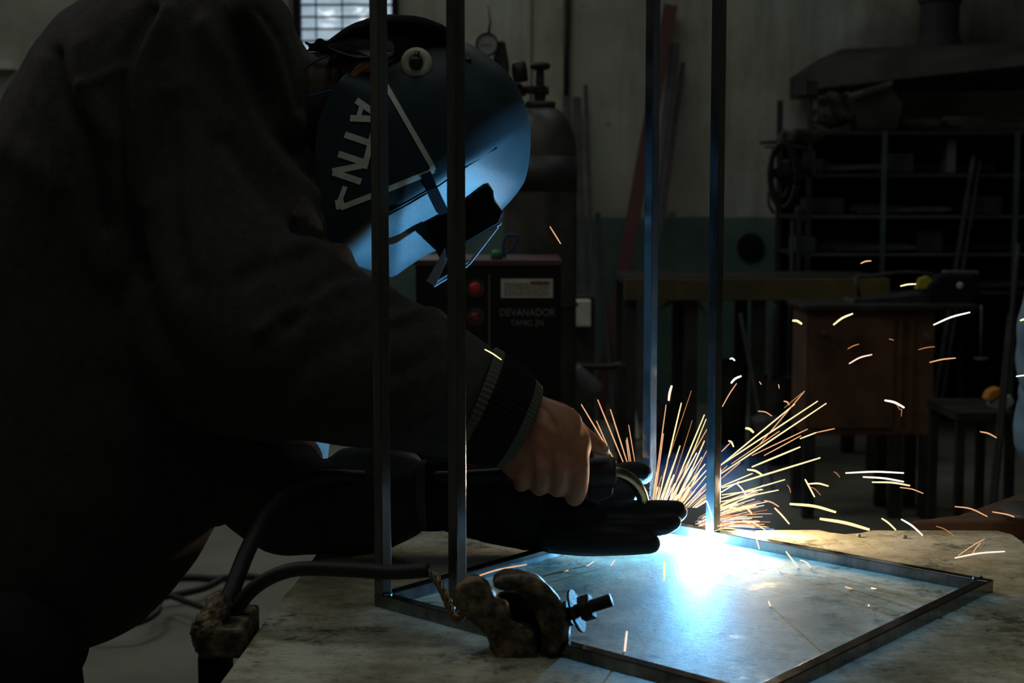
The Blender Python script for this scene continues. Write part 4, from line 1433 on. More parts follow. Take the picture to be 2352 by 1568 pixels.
def stroke(pts, w, off=0.0014, nsub=14):
    """flat vinyl stroke laid on the shell: pts and width in pixels"""
    v, f = [], []
    pts = [np.array(p, float) for p in pts]
    for i in range(len(pts) - 1):
        a_, b_ = pts[i], pts[i + 1]
        d = (b_ - a_) / np.linalg.norm(b_ - a_)
        nn = np.array((-d[1], d[0]))
        base = len(v)
        for k in range(nsub + 1):
            c = a_ + (b_ - a_) * k / nsub
            for s_ in (-1, 0, 1):
                q = c + nn * s_ * w / 2
                v.append(h_fit(q[0], q[1], off))
        for k in range(nsub):
            for j in range(2):
                f.append((base + k * 3 + j, base + k * 3 + j + 1, base + (k + 1) * 3 + j + 1, base + (k + 1) * 3 + j))
    return v, f


def hc(x_, y_):
    return (640 + x_ / 3.336, y_ / 3.336)


# triangle logo
dg_ = MB()
dg_.add(stroke([(880, 186), (897, 214), (992, 380), (996, 392)], 12))
dg_.add(stroke([(996, 390), (985, 397), (860, 447), (782, 477)], 13))
dg_.add(stroke([(793, 428), (786, 446), (779, 464)], 11))
dg_.add(stroke([(779, 458), (782, 480)], 20))
dg_.build('logo_decal', M_DECAL, HEL)
lt = MB()
lt.add(stroke([hc(595, 768), hc(760, 880)], 15)).add(stroke([hc(548, 905), hc(760, 912)], 15)).add(stroke([hc(636, 812), hc(614, 890)], 11))
lt.build('letter_decal', M_DECAL, HEL)
lt = MB()
lt.add(stroke([hc(507, 1030), hc(690, 1092)], 15)).add(stroke([hc(735, 985), hc(655, 1290)], 14))
lt.build('letter_decal', M_DECAL, HEL)
lt = MB()
lt.add(stroke([hc(457, 1178), hc(668, 1248)], 15)).add(stroke([hc(665, 1262), hc(412, 1312)], 14)).add(stroke([hc(415, 1318), hc(632, 1392)], 15))
lt.build('letter_decal', M_DECAL, HEL)
# moulded ridge lines along the shell
rd = MB()
for pts in ([(868, 507), (940, 468), (1000, 432), (1070, 384), (1141, 340)], [(870, 500), (935, 464), (985, 436)]):
    rd.add(tube([h_fit(a_, b_, 0.0002) for a_, b_ in pts], 0.0012, 8, 6))
rd.build('moulded_ridge', M_SHELL, HEL, smooth=True)

# lens box, its strap and the flip-up cover plate
LB = np.array([(1084, 412), (1100, 426), (1108, 452), (1134, 436), (1136, 462), (1156, 488), (1146, 512), (1072, 556), (1034, 580), (1026, 598), (1012, 586), (1000, 560), (985, 520), (982, 478), (1000, 455), (1052, 440)])
lbv = []
for yy in (HY - 0.056, HY + 0.056):
    lbv += [Vector((P(x_, y_, HY).x, yy, P(x_, y_, HY).z)) for x_, y_ in LB]
n_ = len(LB)
MB().add((lbv, [tuple(range(n_))[::-1], tuple(range(n_, 2 * n_))] + [(k, (k + 1) % n_, n_ + (k + 1) % n_, n_ + k) for k in range(n_)])).build('lens_housing', M_BLKM, HEL, bevel=0.002)


def side_pt(x_, y_, dy):
    p = P(x_, y_, HY)
    return Vector((p.x, HY + dy, p.z))


lf = MB()
for dy in (-0.052, 0.052):
    for a_, b_ in (((1150, 512), (1066, 555)), ((1143, 520), (1078, 604)), ((1078, 604), (1000, 652)), ((1066, 555), (1030, 575))):
        lf.add(bar(side_pt(*a_, dy), side_pt(*b_, dy), 0.004, 0.004, (0, 1, 0)))
for q in ((1148, 513),):
    lf.add(bar(side_pt(*q, -0.040), side_pt(*q, 0.040), 0.004, 0.004, (1, 0, 0)))
lf.build('lens_frame', M_CLEAR, HEL, bevel=0.0008)
gl2 = MB()
gl2.add(bar(side_pt(1140, 500, 0), side_pt(1032, 575, 0), 0.10, 0.003, (0, 1, 0)))
gl2.build('lens', M_LENS, HEL)
cvp = MB()
cvp.add(([side_pt(1026, 566, -0.058), side_pt(1028, 600, -0.058), side_pt(1004, 652, -0.058), side_pt(985, 640, -0.058), side_pt(1026, 566, -0.055), side_pt(1028, 600, -0.055), side_pt(1004, 652, -0.055), side_pt(985, 640, -0.055)],
         [(3, 2, 1, 0), (4, 5, 6, 7), (0, 1, 5, 4), (1, 2, 6, 5), (2, 3, 7, 6), (3, 0, 4, 7)]))
cvp.build('cover_plate', M_CLEAR, HEL)
stp = [h_fit(978, 398, 0.002), h_fit(992, 432, 0.003), h_fit(1006, 462, 0.005), h_fit(1020, 490, 0.006)]
sv = MB()
for a_, b_ in zip(stp[:-1], stp[1:]):
    sv.add(bar(a_, b_, 0.014, 0.003, (1, 0, 0.3)))
sv.build('rubber_strap', mat('strap_rubber', (0.0025, 0.0025, 0.003), 0.9, spec=0.05), HEL)

# ================================================================= WIRE FEEDER
WFY = 4.30
x0, x1 = P(955, 760, WFY).x, P(1288, 760, WFY).x
z0, z1 = P(1100, 935, WFY).z, P(1100, 600, WFY).z
wfr = root('wire_feeder', ((x0 + x1) / 2, WFY + 0.2, z0), 'dark navy wire feeder cabinet with white label and lettering behind the welder', 'wire feeder')
MB().add(box((x0, WFY, z0), (x1, WFY + 0.42, z1))).build('cabinet', M_NAVY, wfr, bevel=0.006)
MB().add(box((x0 - 0.004, WFY - 0.006, z1 - 0.012), (x1 + 0.004, WFY + 0.43, z1 + 0.004))).build('lid', mat('maroon_lid', (0.06, 0.02, 0.025), 0.5), wfr, bevel=0.002)
xp = P(1122, 760, WFY).x
MB().add(box((x0 + 0.02, WFY - 0.004, P(0, 830, WFY).z), (xp, WFY, P(0, 630, WFY).z))).build('control_panel', M_NAVYP, wfr)
MB().add(box((xp, WFY - 0.006, P(0, 830, WFY).z), (xp + 0.005, WFY, P(0, 630, WFY).z))).build('panel_edge', M_GREYB, wfr)
for (kx, ky, kr, dim) in ((1092, 661, 0.017, 0), (1092, 727, 0.014, 1)):
    kb = MB().add(lathe([(0.026, 0.0), (0.026, 0.004), (0, 0.004)], P(kx, ky, WFY - 0.004), (0, -1, 0), 24)).build('knob_dial', M_BLK, wfr)
    MB().add(lathe([(kr, 0.004), (kr * 0.95, 0.018), (kr * 0.6, 0.021), (0, 0.021)], P(kx, ky, WFY - 0.004), (0, -1, 0), 20)).build('knob_cap', M_KRED if not dim else mat('dark_red_knob', (0.16, 0.008, 0.01), 0.5), kb, smooth=True)
lx0, lx1, lz0, lz1 = P(1150, 0, WFY).x, P(1272, 0, WFY).x, P(0, 684, WFY).z, P(0, 640, WFY).z
lb = MB().add(box((lx0, WFY - 0.003, lz0), (lx1, WFY, lz1))).build('rating_label', M_LAB, wfr, bevel=0.004)
pr_ = MB()
random.seed(5)
for k in range(7):
    zz = lz1 - 0.008 - k * 0.0062
    xs = lx0 + 0.010
    while xs < lx1 - (0.012 if k not in (0,) else 0.01):
        ww = random.uniform(0.004, 0.014)
        if not (k == 0 and xs < lx0 + 0.08):
            pr_.add(box((xs, WFY - 0.0040, zz - 0.0012), (min(xs + ww, lx1 - 0.008), WFY - 0.0030, zz + 0.0012)))
        xs += ww + 0.003
pr_.build('label_print', M_INK, lb)
MB().add(box((lx0 + 0.085, WFY - 0.0042, lz1 - 0.016), (lx1 - 0.010, WFY - 0.0030, lz1 - 0.010))).build('label_red_print', M_INKR, lb)
RX = Matrix.Rotation(math.radians(90), 3, 'X')
text_mesh('lettering', 'DEVANADOR', 0.030, P(1211, 718, WFY - 0.002), RX, M_TXT, wfr, sx=0.86)
text_mesh('lettering', 'TAMIG 2N', 0.024, P(1211, 742, WFY - 0.002), RX, M_TXT, wfr, sx=0.86)
# the power source it stands on
MB()
ps = root('welding_power_source', ((x0 + x1) / 2, WFY + 0.25, 0), 'dark welding power source on wheels under the wire feeder', 'welding machine')
MB().add(box((x0 - 0.04, WFY - 0.02, 0.10), (x1 + 0.02, WFY + 0.52, z0 - 0.001))).build('housing', M_NAVY, ps, bevel=0.01)
for xx in (x0, x1 - 0.03):
    for yy in (WFY + 0.06, WFY + 0.42):
        MB().add(lathe([(0, -0.02), (0.062, -0.02), (0.065, 0), (0.062, 0.02), (0, 0.02)], (xx, yy, 0.065), (1, 0, 0), 24)).build('wheel', M_RUBBER, ps, smooth=True)
# little things on the feeder
o = MB().add(lathe([(0, 0), (0.017, 0.0), (0.018, 0.018), (0.012, 0.026), (0, 0.028)], P(1141, 598, WFY + 0.05) + Vector((0, 0, 0.003)), (0, 0, 1), 20)).build('green_cap', mat('green_plastic', (0.02, 0.16, 0.05), 0.5), smooth=True)
tag(o, 'small green cap lying on top of the wire feeder', 'cap')
o = MB().add(tube([P(*q) for q in [(1150, 590, WFY + 0.06), (1175, 572, WFY + 0.06), (1190, 545, WFY + 0.06), (1165, 540, WFY + 0.06), (1155, 565, WFY + 0.06), (1160, 592, WFY + 0.06)]], 0.004, 8, 5)).build('wire_loop', M_BLUEC, smooth=True)
tag(o, 'thin blue wire loop standing on top of the wire feeder', 'wire')

# ================================================================= GAS CYLINDER WITH REGULATOR
CY = 5.08
cx = P(1240, 300, CY).x
zt = P(1240, 238, CY).z
rc = 0.123
zsh = P(1240, 345, CY).z
gy = root('gas_cylinder', (cx, CY, 0), 'tall dark gas cylinder with shut-off valve wheel behind the welding helmet', 'gas cylinder')
pf = [(0, 0.0), (rc - 0.01, 0.0), (rc, 0.015), (rc, zsh - 0.02)]
for k in range(1, 9):
    an = k / 8 * math.pi / 2
    pf.append((0.036 + (rc - 0.036) * math.cos(an), zsh - 0.02 + (zt - 0.012 - zsh + 0.02) * math.sin(an)))
pf.append((0, zt - 0.012))
MB().add(lathe(pf, (cx, CY, 0), (0, 0, 1), 48)).build('cylinder_body', M_CYL, gy, smooth=True)
MB().add(lathe([(rc + 0.0015, P(0, 440, CY).z), (rc + 0.0015, zsh - 0.02)], (cx, CY, 0), (0, 0, 1), 48)).build('shoulder_band', M_CYLD, gy, smooth=True)
MB().add(lathe([(0.036, zt - 0.018), (0.052, zt - 0.014), (0.052, zt + 0.006), (0.030, zt + 0.008), (0, zt + 0.008)], (cx, CY, 0), (0, 0, 1), 32)).build('neck_ring', M_CYLD, gy, smooth=True)
zk = P(1240, 152, CY).z
vb = MB().add(lathe([(0.018, zt), (0.020, zt + 0.03), (0.026, zt + 0.034), (0.026, zt + 0.055), (0.015, zt + 0.06), (0.013, zk - 0.01), (0, zk - 0.01)], (cx, CY, 0), (0, 0, 1), 20))
vb.add(tube([(cx - 0.075, CY - 0.02, zt + 0.045), (cx, CY, zt + 0.045), (cx + 0.03, CY, zt + 0.042)], 0.014, 12))
vb.add(lathe([(0, 0), (0.022, 0), (0.022, 0.02), (0, 0.02)], (cx - 0.062, CY - 0.02, zt + 0.045), (-1, -0.2, 0), 6))
vb.build('valve_body', M_DARKB, gy, smooth=False)
MB().add(lathe([(0.012, zk - 0.014), (0.030, zk - 0.010), (0.036, zk), (0.030, zk + 0.010), (0.010, zk + 0.014), (0, zk + 0.014)], (cx, CY, 0), (0, 0, 1), 28)).build('valve_wheel', M_DARKB, gy, smooth=True)
for k in range(2):
    MB().add(tube([(cx + rc * 1.02 * math.cos(a_), CY + rc * 1.02 * math.sin(a_), (0.95, 0.45)[k]) for a_ in np.linspace(0, 2 * math.pi, 30)], 0.006, 6)).build('chain_hoop', M_DARKB, gy, smooth=True)
gcn = P(1119, 103, CY - 0.08)
rg = root('pressure_regulator', gcn, 'gas pressure regulator with a round dial gauge beside the cylinder valve', 'regulator')
MB().add(lathe([(0, -0.012), (0.037, -0.012), (0.038, 0.012), (0.033, 0.012), (0.033, 0.008), (0, 0.008)], gcn, (-0.05, -1, 0), 36)).build('gauge_rim', M_BLK, rg, smooth=False)
gf = MB().add(lathe([(0, 0.009), (0.032, 0.009), (0.032, 0.008)], gcn, (-0.05, -1, 0), 36)).build('gauge_face', M_GAUGE, rg)
tk = MB()
for k in range(11):
    an = math.radians(225 - 27 * k)
    p0 = gcn + Vector((math.cos(an) * 0.024, -0.0095, math.sin(an) * 0.024))
    p1 = gcn + Vector((math.cos(an) * 0.029, -0.0095, math.sin(an) * 0.029))
    tk.add(bar(p0, p1, 0.0012, 0.0012, (0, 1, 0)))
tk.add(bar(gcn + Vector((-0.02, -0.0105, -0.001)), gcn + Vector((0.014, -0.0105, 0.001)), 0.002, 0.001, (0, 1, 0)))
tk.build('gauge_marks', M_BLK, gf)
MB().add(plate([(1146, 92), (1160, 94), (1170, 150), (1168, 190), (1132, 180), (1134, 130)], CY - 0.07, 0.05)).build('regulator_body', M_SCRAP, rg, bevel=0.006)
MB().add(lathe([(0, 0), (0.024, 0), (0.026, 0.03), (0.024, 0.06), (0.012, 0.07), (0, 0.07)], P(1197, 188, CY - 0.05), (-0.15, 0, 1), 20)).build('adjusting_knob', M_BLK, rg, smooth=True)
MB().add(tube([P(1122, 78, CY - 0.07), P(1126, 50, CY - 0.06), P(1121, 12, CY - 0.05)], [0.005, 0.004, 0.003], 8)).build('gauge_stem', M_GREYB, rg, smooth=True)
MB().add(tube([P(1150, 190, CY - 0.04), P(1180, 205, CY - 0.03), P(1205, 214, CY - 0.01)], 0.012, 10, 3)).build('coupling', M_DARKB, rg, smooth=True)

# ================================================================= THINGS LEANING ON THE BACK WALL


def leaner(name, top_, bot_, Yt, Yb, w_px, th, m, label, cat, extend=True, group=None):
    a_ = P(top_[0], top_[1], Yt)
    b_ = P(bot_[0], bot_[1], Yb)
    d = b_ - a_
    if extend:
        b_ = a_ + d * ((a_.z - 0.005) / (a_.z - b_.z))
    o = MB().add(bar(a_, b_, w_px * S(Yt), th, (1, 0, 0))).build(name, m, bevel=0.003)
    return tag(o, label, cat, group)


leaner('red_steel_bar', (1540, 14), (1408, 760), 9.50, 9.05, 30, 0.05, M_FRED, 'wide dark red steel bar leaning against the plaster wall', 'steel bar')
leaner('flat_bar', (1550, 100), (1512, 480), 9.53, 9.2, 22, 0.02, M_GREYB, 'wide grey flat bar leaning just right of the red bar', 'flat bar')
leaner('steel_rod', (1569, 145), (1524, 480), 9.48, 9.1, 11, 0.03, M_DARKB, 'thin black rod leaning at the right of the grey flat bar', 'steel rod')
leaner('steel_rod', (1556, 100), (1504, 520), 9.42, 9.05, 6, 0.02, M_DARKB, 'thinnest dark rod lying along the grey flat bar', 'steel rod')
leaner('steel_pipe', (1345, 196), (1356, 520), 9.45, 9.1, 9, 0.03, M_DARKB, 'slender dark pipe standing right of the gas cylinder, tallest of three', 'pipe')
leaner('steel_pipe', (1325, 226), (1334, 520), 9.45, 9.15, 17, 0.04, M_DARKB, 'stout dark pipe standing close behind the gas cylinder shoulder', 'pipe')
leaner('steel_pipe', (1373, 490), (1384, 640), 9.4, 9.2, 11, 0.03, M_DARKB, 'short dark pipe standing before the green dado', 'pipe')
leaner('steel_pipe', (1300, 222), (1305, 500), 9.45, 9.2, 14, 0.04, M_SCRAP, 'brownish pipe standing at the pilaster edge behind the cylinder', 'pipe')
o = MB().add(tube([P(1307, -60, WALL_Y - 0.04), P(1306, 60, WALL_Y - 0.04), P(1303, 140, WALL_Y - 0.04), P(1302, 260, WALL_Y - 0.04)], 0.014, 8)).build('wall_conduit', M_DARKB, smooth=True)
tag(o, 'dark vertical conduit running up the wall by the pilaster', 'conduit')
o = MB().add(tube([P(1222, -60, WALL_Y - 0.13), P(1222, 60, WALL_Y - 0.13), P(1220, 240, WALL_Y - 0.13)], 0.005, 6)).build('wall_conduit', M_SCRAP, smooth=True)
tag(o, 'thin grey conduit running down the pilaster face above the cylinder', 'conduit')
hole = MB().add(lathe([(0, 0.0), (0.055, 0.0), (0.07, 0.012), (0.082, 0.012), (0.085, 0.03), (0.08, 0.032), (0, 0.034)][::-1], P(1722, 566, WALL_Y - 0.0), (0, -1, 0), 30)).build('duct_opening', M_BLKM, smooth=True)
tag(hole, 'round black duct opening low in the green dado', 'duct')

# cluttered lower middle: junction box, stands, offcuts
o = MB().add(box((P(1311, 0, 7).x, 7.0, P(0, 750, 7).z), (P(1361, 0, 7).x, 7.10, P(0, 690, 7).z))).build('switch_box', M_LAB, bevel=0.005)
tag(o, 'pale square switch box right of the wire feeder', 'switch box')
o = MB().add(box((P(1305, 0, 7.1).x, 7.11, 0), (P(1370, 0, 7.1).x, 7.2, P(0, 680, 7.1).z))).build('switch_box_stand', M_DARKB, bevel=0.004)
tag(o, 'dark upright panel carrying the pale switch box', 'stand')
leaner('pale_strip', (1360, 594), (1362, 664), 9.3, 9.3, 9, 0.02, M_WHITE, 'narrow pale strip standing against the green dado', 'strip')
leaner('white_stick', (1429, 720), (1436, 780), 8.6, 8.5, 11, 0.02, M_WHITE, 'short white stick behind the foot of the red bar', 'stick')
o = MB().add(tube([P(1325, 840, 5.4), P(1345, 872, 5.4), P(1368, 900, 5.4), P(1370, 912, 5.4)], [0.012, 0.03, 0.035, 0.02], 12, 4)).build('work_rag', M_GREYB, smooth=True)
tag(o, 'grey work rag hanging right of the power source', 'rag')
o = MB().add(tube([P(1300, 835, 5.42), P(1345, 842, 5.42), P(1400, 842, 5.44), P(1430, 836, 5.44)], 0.012, 8, 3)).build('hanging_rail', M_DARKB, smooth=True)
tag(o, 'dark rail holding the grey rag beside the power source', 'rail')
o = MB()
for xx in (1302, 1428):
    q = P(xx, 838, 5.43)
    o.add(bar((q.x, 5.43, 0), (q.x, 5.43, q.z), 0.03, 0.03, (1, 0, 0)))
o = o.build('rail_stand', M_DARKB)
tag(o, 'dark two-legged stand right of the power source', 'stand')

# ochre work table by the wall
TY = 7.1
oc = root('ochre_table', (P(1750, 700, TY).x, TY + 0.3, 0), 'long low table with ochre front beam and dark legs before the rack', 'table')
za, zb = P(0, 690, TY).z, P(0, 640, TY).z
MB().add(box((P(1440, 0, TY).x, TY, za), (P(2060, 0, TY).x, TY + 0.05, zb))).build('front_beam', M_YEL, oc, bevel=0.004)
MB().add(box((P(1440, 0, TY).x, TY + 0.051, zb - 0.03), (P(2060, 0, TY).x, TY + 0.66, zb + 0.005))).build('table_board', M_DARKB, oc)
for px in (1455, 1600, 1760, 2040):
    for dy in (0.055, 0.62):
        MB().add(box((P(px, 0, TY).x - 0.03, TY + dy, 0), (P(px, 0, TY).x + 0.03, TY + dy + 0.06, zb - 0.031))).build('leg', M_DARKB, oc)
for a_, b_ in (((1502, 724), (1562, 676)), ((1586, 676), (1640, 742))):
    MB().add(bar(P(*a_, TY + 0.052), P(*b_, TY + 0.052), 0.03, 0.02, (0, 1, 0))).build('brace', M_GREYB, oc)
for k, (xa_, xb_, ya_, hh, lab) in enumerate([(1500, 1560, 1031, 150, 'dark steel drum standing under the left of the ochre table'), (1650, 1740, 1031, 250, 'dark scrap bin standing under the middle of the ochre table'),
                                               (1760, 1850, 1031, 210, 'dark scrap bin standing under the ochre table next to the rusty cabinet')]):
    xx0, xx1 = P(xa_, 0, TY + 0.2).x, P(xb_, 0, TY + 0.2).x
    o = MB().add(lathe([(0, 0), ((xx1 - xx0) / 2 * 0.85, 0), ((xx1 - xx0) / 2, hh * S(TY)), ((xx1 - xx0) / 2 * 0.95, hh * S(TY)), ((xx1 - xx0) / 2 * 0.8, 0.02), (0, 0.02)], ((xx0 + xx1) / 2, TY + 0.32, 0), (0, 0, 1), 24)).build('scrap_bin', M_DARKB, smooth=True)
    tag(o, lab, 'bin')
leaner('steel_offcut', (1780, 700), (1760, 960), 6.98, 6.85, 8, 0.03, M_SCRAP, 'steel offcut leaning on the ochre table, left of the rusty cabinet', 'offcut')
leaner('steel_offcut', (1838, 700), (1850, 960), 6.98, 6.9, 10, 0.03, M_GREENP, 'green-grey offcut upright close to the rusty cabinet side', 'offcut')
leaner('steel_offcut', (1700, 720), (1745, 960), 6.98, 6.8, 9, 0.03, M_SCRAP, 'slanting dark offcut leaning under the ochre beam beside the right-hand post', 'offcut')
o = MB().add(plate([(1735, 968), (1762, 960), (1800, 966), (1812, 985), (1790, 1000), (1742, 996)], 6.6, 0.15)).build('paper_bundle', M_GREYB, bevel=0.01)
o.location.z += 0.0
tag(o, 'pale crumpled bundle beyond the upper sparks', 'bundle')

# ================================================================= RUSTY CABINET AND MACHINE
CBY = 6.1
x0, x1 = P(1866, 0, CBY).x, P(2168, 0, CBY).x
z0, z1 = P(0, 1000, CBY).z, P(0, 712, CBY).z
cb_ = root('rusty_cabinet', ((x0 + x1) / 2, CBY + 0.3, 0), 'rusty brown sheet-metal cabinet on legs behind the flying sparks', 'cabinet')
MB().add(box((x0, CBY, z0), (x1, CBY + 0.30, z1))).build('cabinet_body', M_RUSTY, cb_, bevel=0.004)
MB().add(box((x0 + 0.02, CBY - 0.010, z0 + 0.03), (P(2072, 0, CBY).x, CBY - 0.001, z1 - 0.03))).build('door', M_RUSTY, cb_, bevel=0.003)
for px in (2082, 2108):
    MB().add(box((P(px, 0, CBY).x, CBY - 0.014, z0 + 0.02), (P(px, 0, CBY).x + 0.014, CBY - 0.001, z1 - 0.02))).build('stiffener', M_RUSTY, cb_)
MB().add(box((x0 - 0.02, CBY - 0.03, z1 + 0.001), (P(2262, 0, CBY).x, CBY + 0.36, z1 + 0.022))).build('top_plate', M_DARKB, cb_, bevel=0.003)
for px in (1866, 2072, 2143):
    for dy in (0.0, 0.24):
        MB().add(box((P(px, 0, CBY).x, CBY + dy, 0), (P(px, 0, CBY).x + 0.045, CBY + dy + 0.05, z0 - 0.001))).build('leg', M_DARKB, cb_)
for px, py in ((1890, 762), (2128, 772)):
    MB().add(lathe([(0.012, 0), (0.012, 0.02), (0, 0.02)], P(px, py, CBY - 0.012), (0, -1, 0), 12)).build('bolt_head', M_GREYB, cb_)
zz = z1 + 0.023
mc = root('cutting_machine', (P(2190, 0, CBY).x, CBY + 0.2, zz), 'black cut-off machine with a white round button on the rusty cabinet', 'machine')
MB().add(plate([(2128, 705), (2134, 660), (2160, 632), (2240, 630), (2250, 660), (2246, 705)], CBY + 0.08, 0.22)).build('motor_housing', M_BLKM, mc, bevel=0.01)
MB().add(lathe([(0, -0.006), (0.017, -0.006), (0.018, 0.006), (0.014, 0.012), (0, 0.012)], P(2203, 655, CBY + 0.092), (0, -1, 0), 24)).build('button', M_WHITE, mc, smooth=True)
MB().add(bar(P(2166, 625, CBY + 0.14), P(2246, 626, CBY + 0.14), 0.05, 0.016)).build('top_handle', M_GREYB, mc, bevel=0.005)
MB().add(plate([(2104, 664), (2112, 640), (2130, 634), (2146, 646), (2130, 664)], CBY + 0.12, 0.03)).build('guard_flag', M_YELB, mc, bevel=0.003)
MB().add(plate([(1952, 700), (1962, 686), (2060, 680), (2130, 672), (2136, 704), (1960, 706)], CBY + 0.12, 0.18)).build('vise_table', M_DARKB, mc, bevel=0.006)
MB().add(tube([P(1965, 636, CBY + 0.2), P(2000, 634, CBY + 0.2), P(2080, 625, CBY + 0.2), P(2160, 632, CBY + 0.2)], 0.008, 8, 3)).build('arm_rod', M_SCRAP, mc, smooth=True)
MB().add(tube([P(1965, 636, CBY + 0.2), P(1975, 690, CBY + 0.2)], 0.008, 8, 1)).build('support_rod', M_SCRAP, mc, smooth=True)

# ================================================================= RACK, HOOD, FLUE
RY = 7.9
xr0, xr1 = P(1862, 0, RY).x, P(2560, 0, RY).x
rk = root('storage_rack', ((xr0 + xr1) / 2, RY + 0.4, 0), 'black storage rack crammed with metal stock under the sooty hood', 'rack')
SH = [300, 398, 495, 582, 668]
for k, py in enumerate(SH):
    z_ = P(0, py, RY).z
    MB().add(box((xr0, RY + 0.02, z_ - 0.02), (xr1, RY + 0.9, z_))).build('shelf', M_DARKB, rk)
    if py in (495, 582):
        MB().add(box((xr0 - 0.02, RY - 0.004, z_ - 0.012), (xr1, RY + 0.012, z_ + 0.002))).build('front_rail', M_GREENP, rk)
zt_ = P(0, 205, RY).z
for px, m_ in ((1866, M_DARKB), (2040, M_GREENP), (2348, M_GREENP), (2545, M_DARKB)):
    xx = P(px, 0, RY).x
    top_z = zt_ if px in (1866, 2545) else P(0, 300, RY).z
    MB().add(box((xx - 0.012, RY - 0.006, 0), (xx + 0.012, RY + 0.014, top_z))).build('post', m_, rk)
    MB().add(box((xx - 0.015, RY + 0.88, 0), (xx + 0.015, RY + 0.91, top_z))).build('post', M_DARKB, rk)
MB().add(box((xr0, RY + 0.92, 0), (xr1, RY + 0.94, P(0, 300, RY).z))).build('dark_shade_sheet', M_BLKM, rk)  # black sheet standing in for the deep shade inside the rack
MB().add(box((P(1852, 0, RY).x, RY - 0.03, P(0, 218, RY).z), (P(1880, 0, RY).x, RY + 0.03, P(0, 186, RY).z))).build('post_cap', M_DARKB, rk)

hd = root('forge_hood', (P(2200, 0, 7.6).x, 8.2, P(0, 200, 7.6).z), 'sooty sheet-metal forge hood with a black flue rising from it', 'forge hood')
hv = [P(1880, 205, 8.6), P(1880, 150, 8.6), P(1932, 112, 8.9), P(2360, 96, 8.2), P(2700, 80, 7.6), P(2700, 130, 7.2), P(2352, 150, 7.7)]
bk = [Vector((p.x, 9.5, p.z)) for p in hv]
n_ = len(hv)
MB().add((hv + bk, [tuple(range(n_))[::-1], tuple(range(n_, 2 * n_))] + [(k, (k + 1) % n_, n_ + (k + 1) % n_, n_ + k) for k in range(n_)])).build('hood_canopy', M_HOOD, hd, bevel=0.01)
fl_ = MB()
p0, p1 = P(2156, 128, 9.0), P(2156, -240, 9.0)
fl_.add(lathe([(0.155, 0), (0.115, 0.12), (0.112, 0.125), (0.112, p1.z - p0.z), (0, p1.z - p0.z)], p0, (0, 0, 1), 28))
fl_.build('flue', M_FLUE, hd, smooth=False)
MB().add(lathe([(0.118, 0.30), (0.126, 0.31), (0.126, 0.34), (0.118, 0.35)], p0, (0, 0, 1), 28)).build('flue_collar', M_FLUE, hd)

random.seed(23)
# loose stock on the rack, each piece on its shelf
STOCK = [
    # kind, px0, px1, shelf index, height px, material, label
    ('sheet', 1893, 1975, 0, 60, M_SCRAP, 'crumpled grey sheet piece at the left end of the top shelf'),
    ('plateup', 1950, 2060, 0, 78, M_DARKB, 'dark tilted box with a bright upper edge on the top shelf'),
    ('pipe', 2085, 2192, 0, 34, M_SCRAP, 'thick grey pipe lying with its dark mouth left on the top shelf'),
    ('bars', 2200, 2500, 0, 26, M_SCRAP, 'bundle of long grey bars lying at the right of the top shelf'),
    ('bars', 2210, 2510, 0, 44, M_SCRAPL, 'single long bright bar above the bundle at the right'),
    ('block', 1830, 1905, 1, 34, M_DARKB, 'dark block poking out left of the second shelf'),
    ('bars', 1850, 2050, 1, 20, M_SCRAP, 'dark bars lying at the left of the second shelf'),
    ('block', 2060, 2120, 1, 46, M_DARKB, 'dark box in the middle of the second shelf'),
    ('pipe', 2130, 2330, 1, 26, M_SCRAP, 'long dark pipe lying on the second shelf right of the box'),
    ('block', 2195, 2216, 1, 80, M_GREYB, 'small pale upright plate above the long leaning bars'),
    ('block', 1880, 1960, 2, 40, M_DARKB, 'dark carton at the left of the third shelf'),
    ('bars', 1960, 2200, 2, 18, M_SCRAP, 'dark bars lying across the third shelf'),
    ('block', 2240, 2330, 2, 44, M_DARKB, 'dark crate at the right of the third shelf'),
    ('pipe', 1850, 1900, 2, 22, M_GREENP, 'short green pipe end poking out at the third shelf'),
    ('block', 1850, 1890, 3, 36, M_GREENP, 'greenish box at the left end of the fourth shelf'),
    ('bars', 1900, 2120, 3, 22, M_SCRAP, 'dark bars lying on the left of the fourth shelf'),
    ('block', 2130, 2190, 3, 50, M_DARKB, 'dark box in the middle of the fourth shelf'),
    ('pipe', 2200, 2400, 3, 22, M_DARKB, 'dark pipe at the right of the fourth shelf'),
    ('block', 1900, 1950, 4, 40, M_DARKB, 'dark box on the lowest shelf above the cabinet'),
    ('bars', 2180, 2420, 4, 22, M_SCRAP, 'dark bars on the lowest shelf right of the machine'),
]
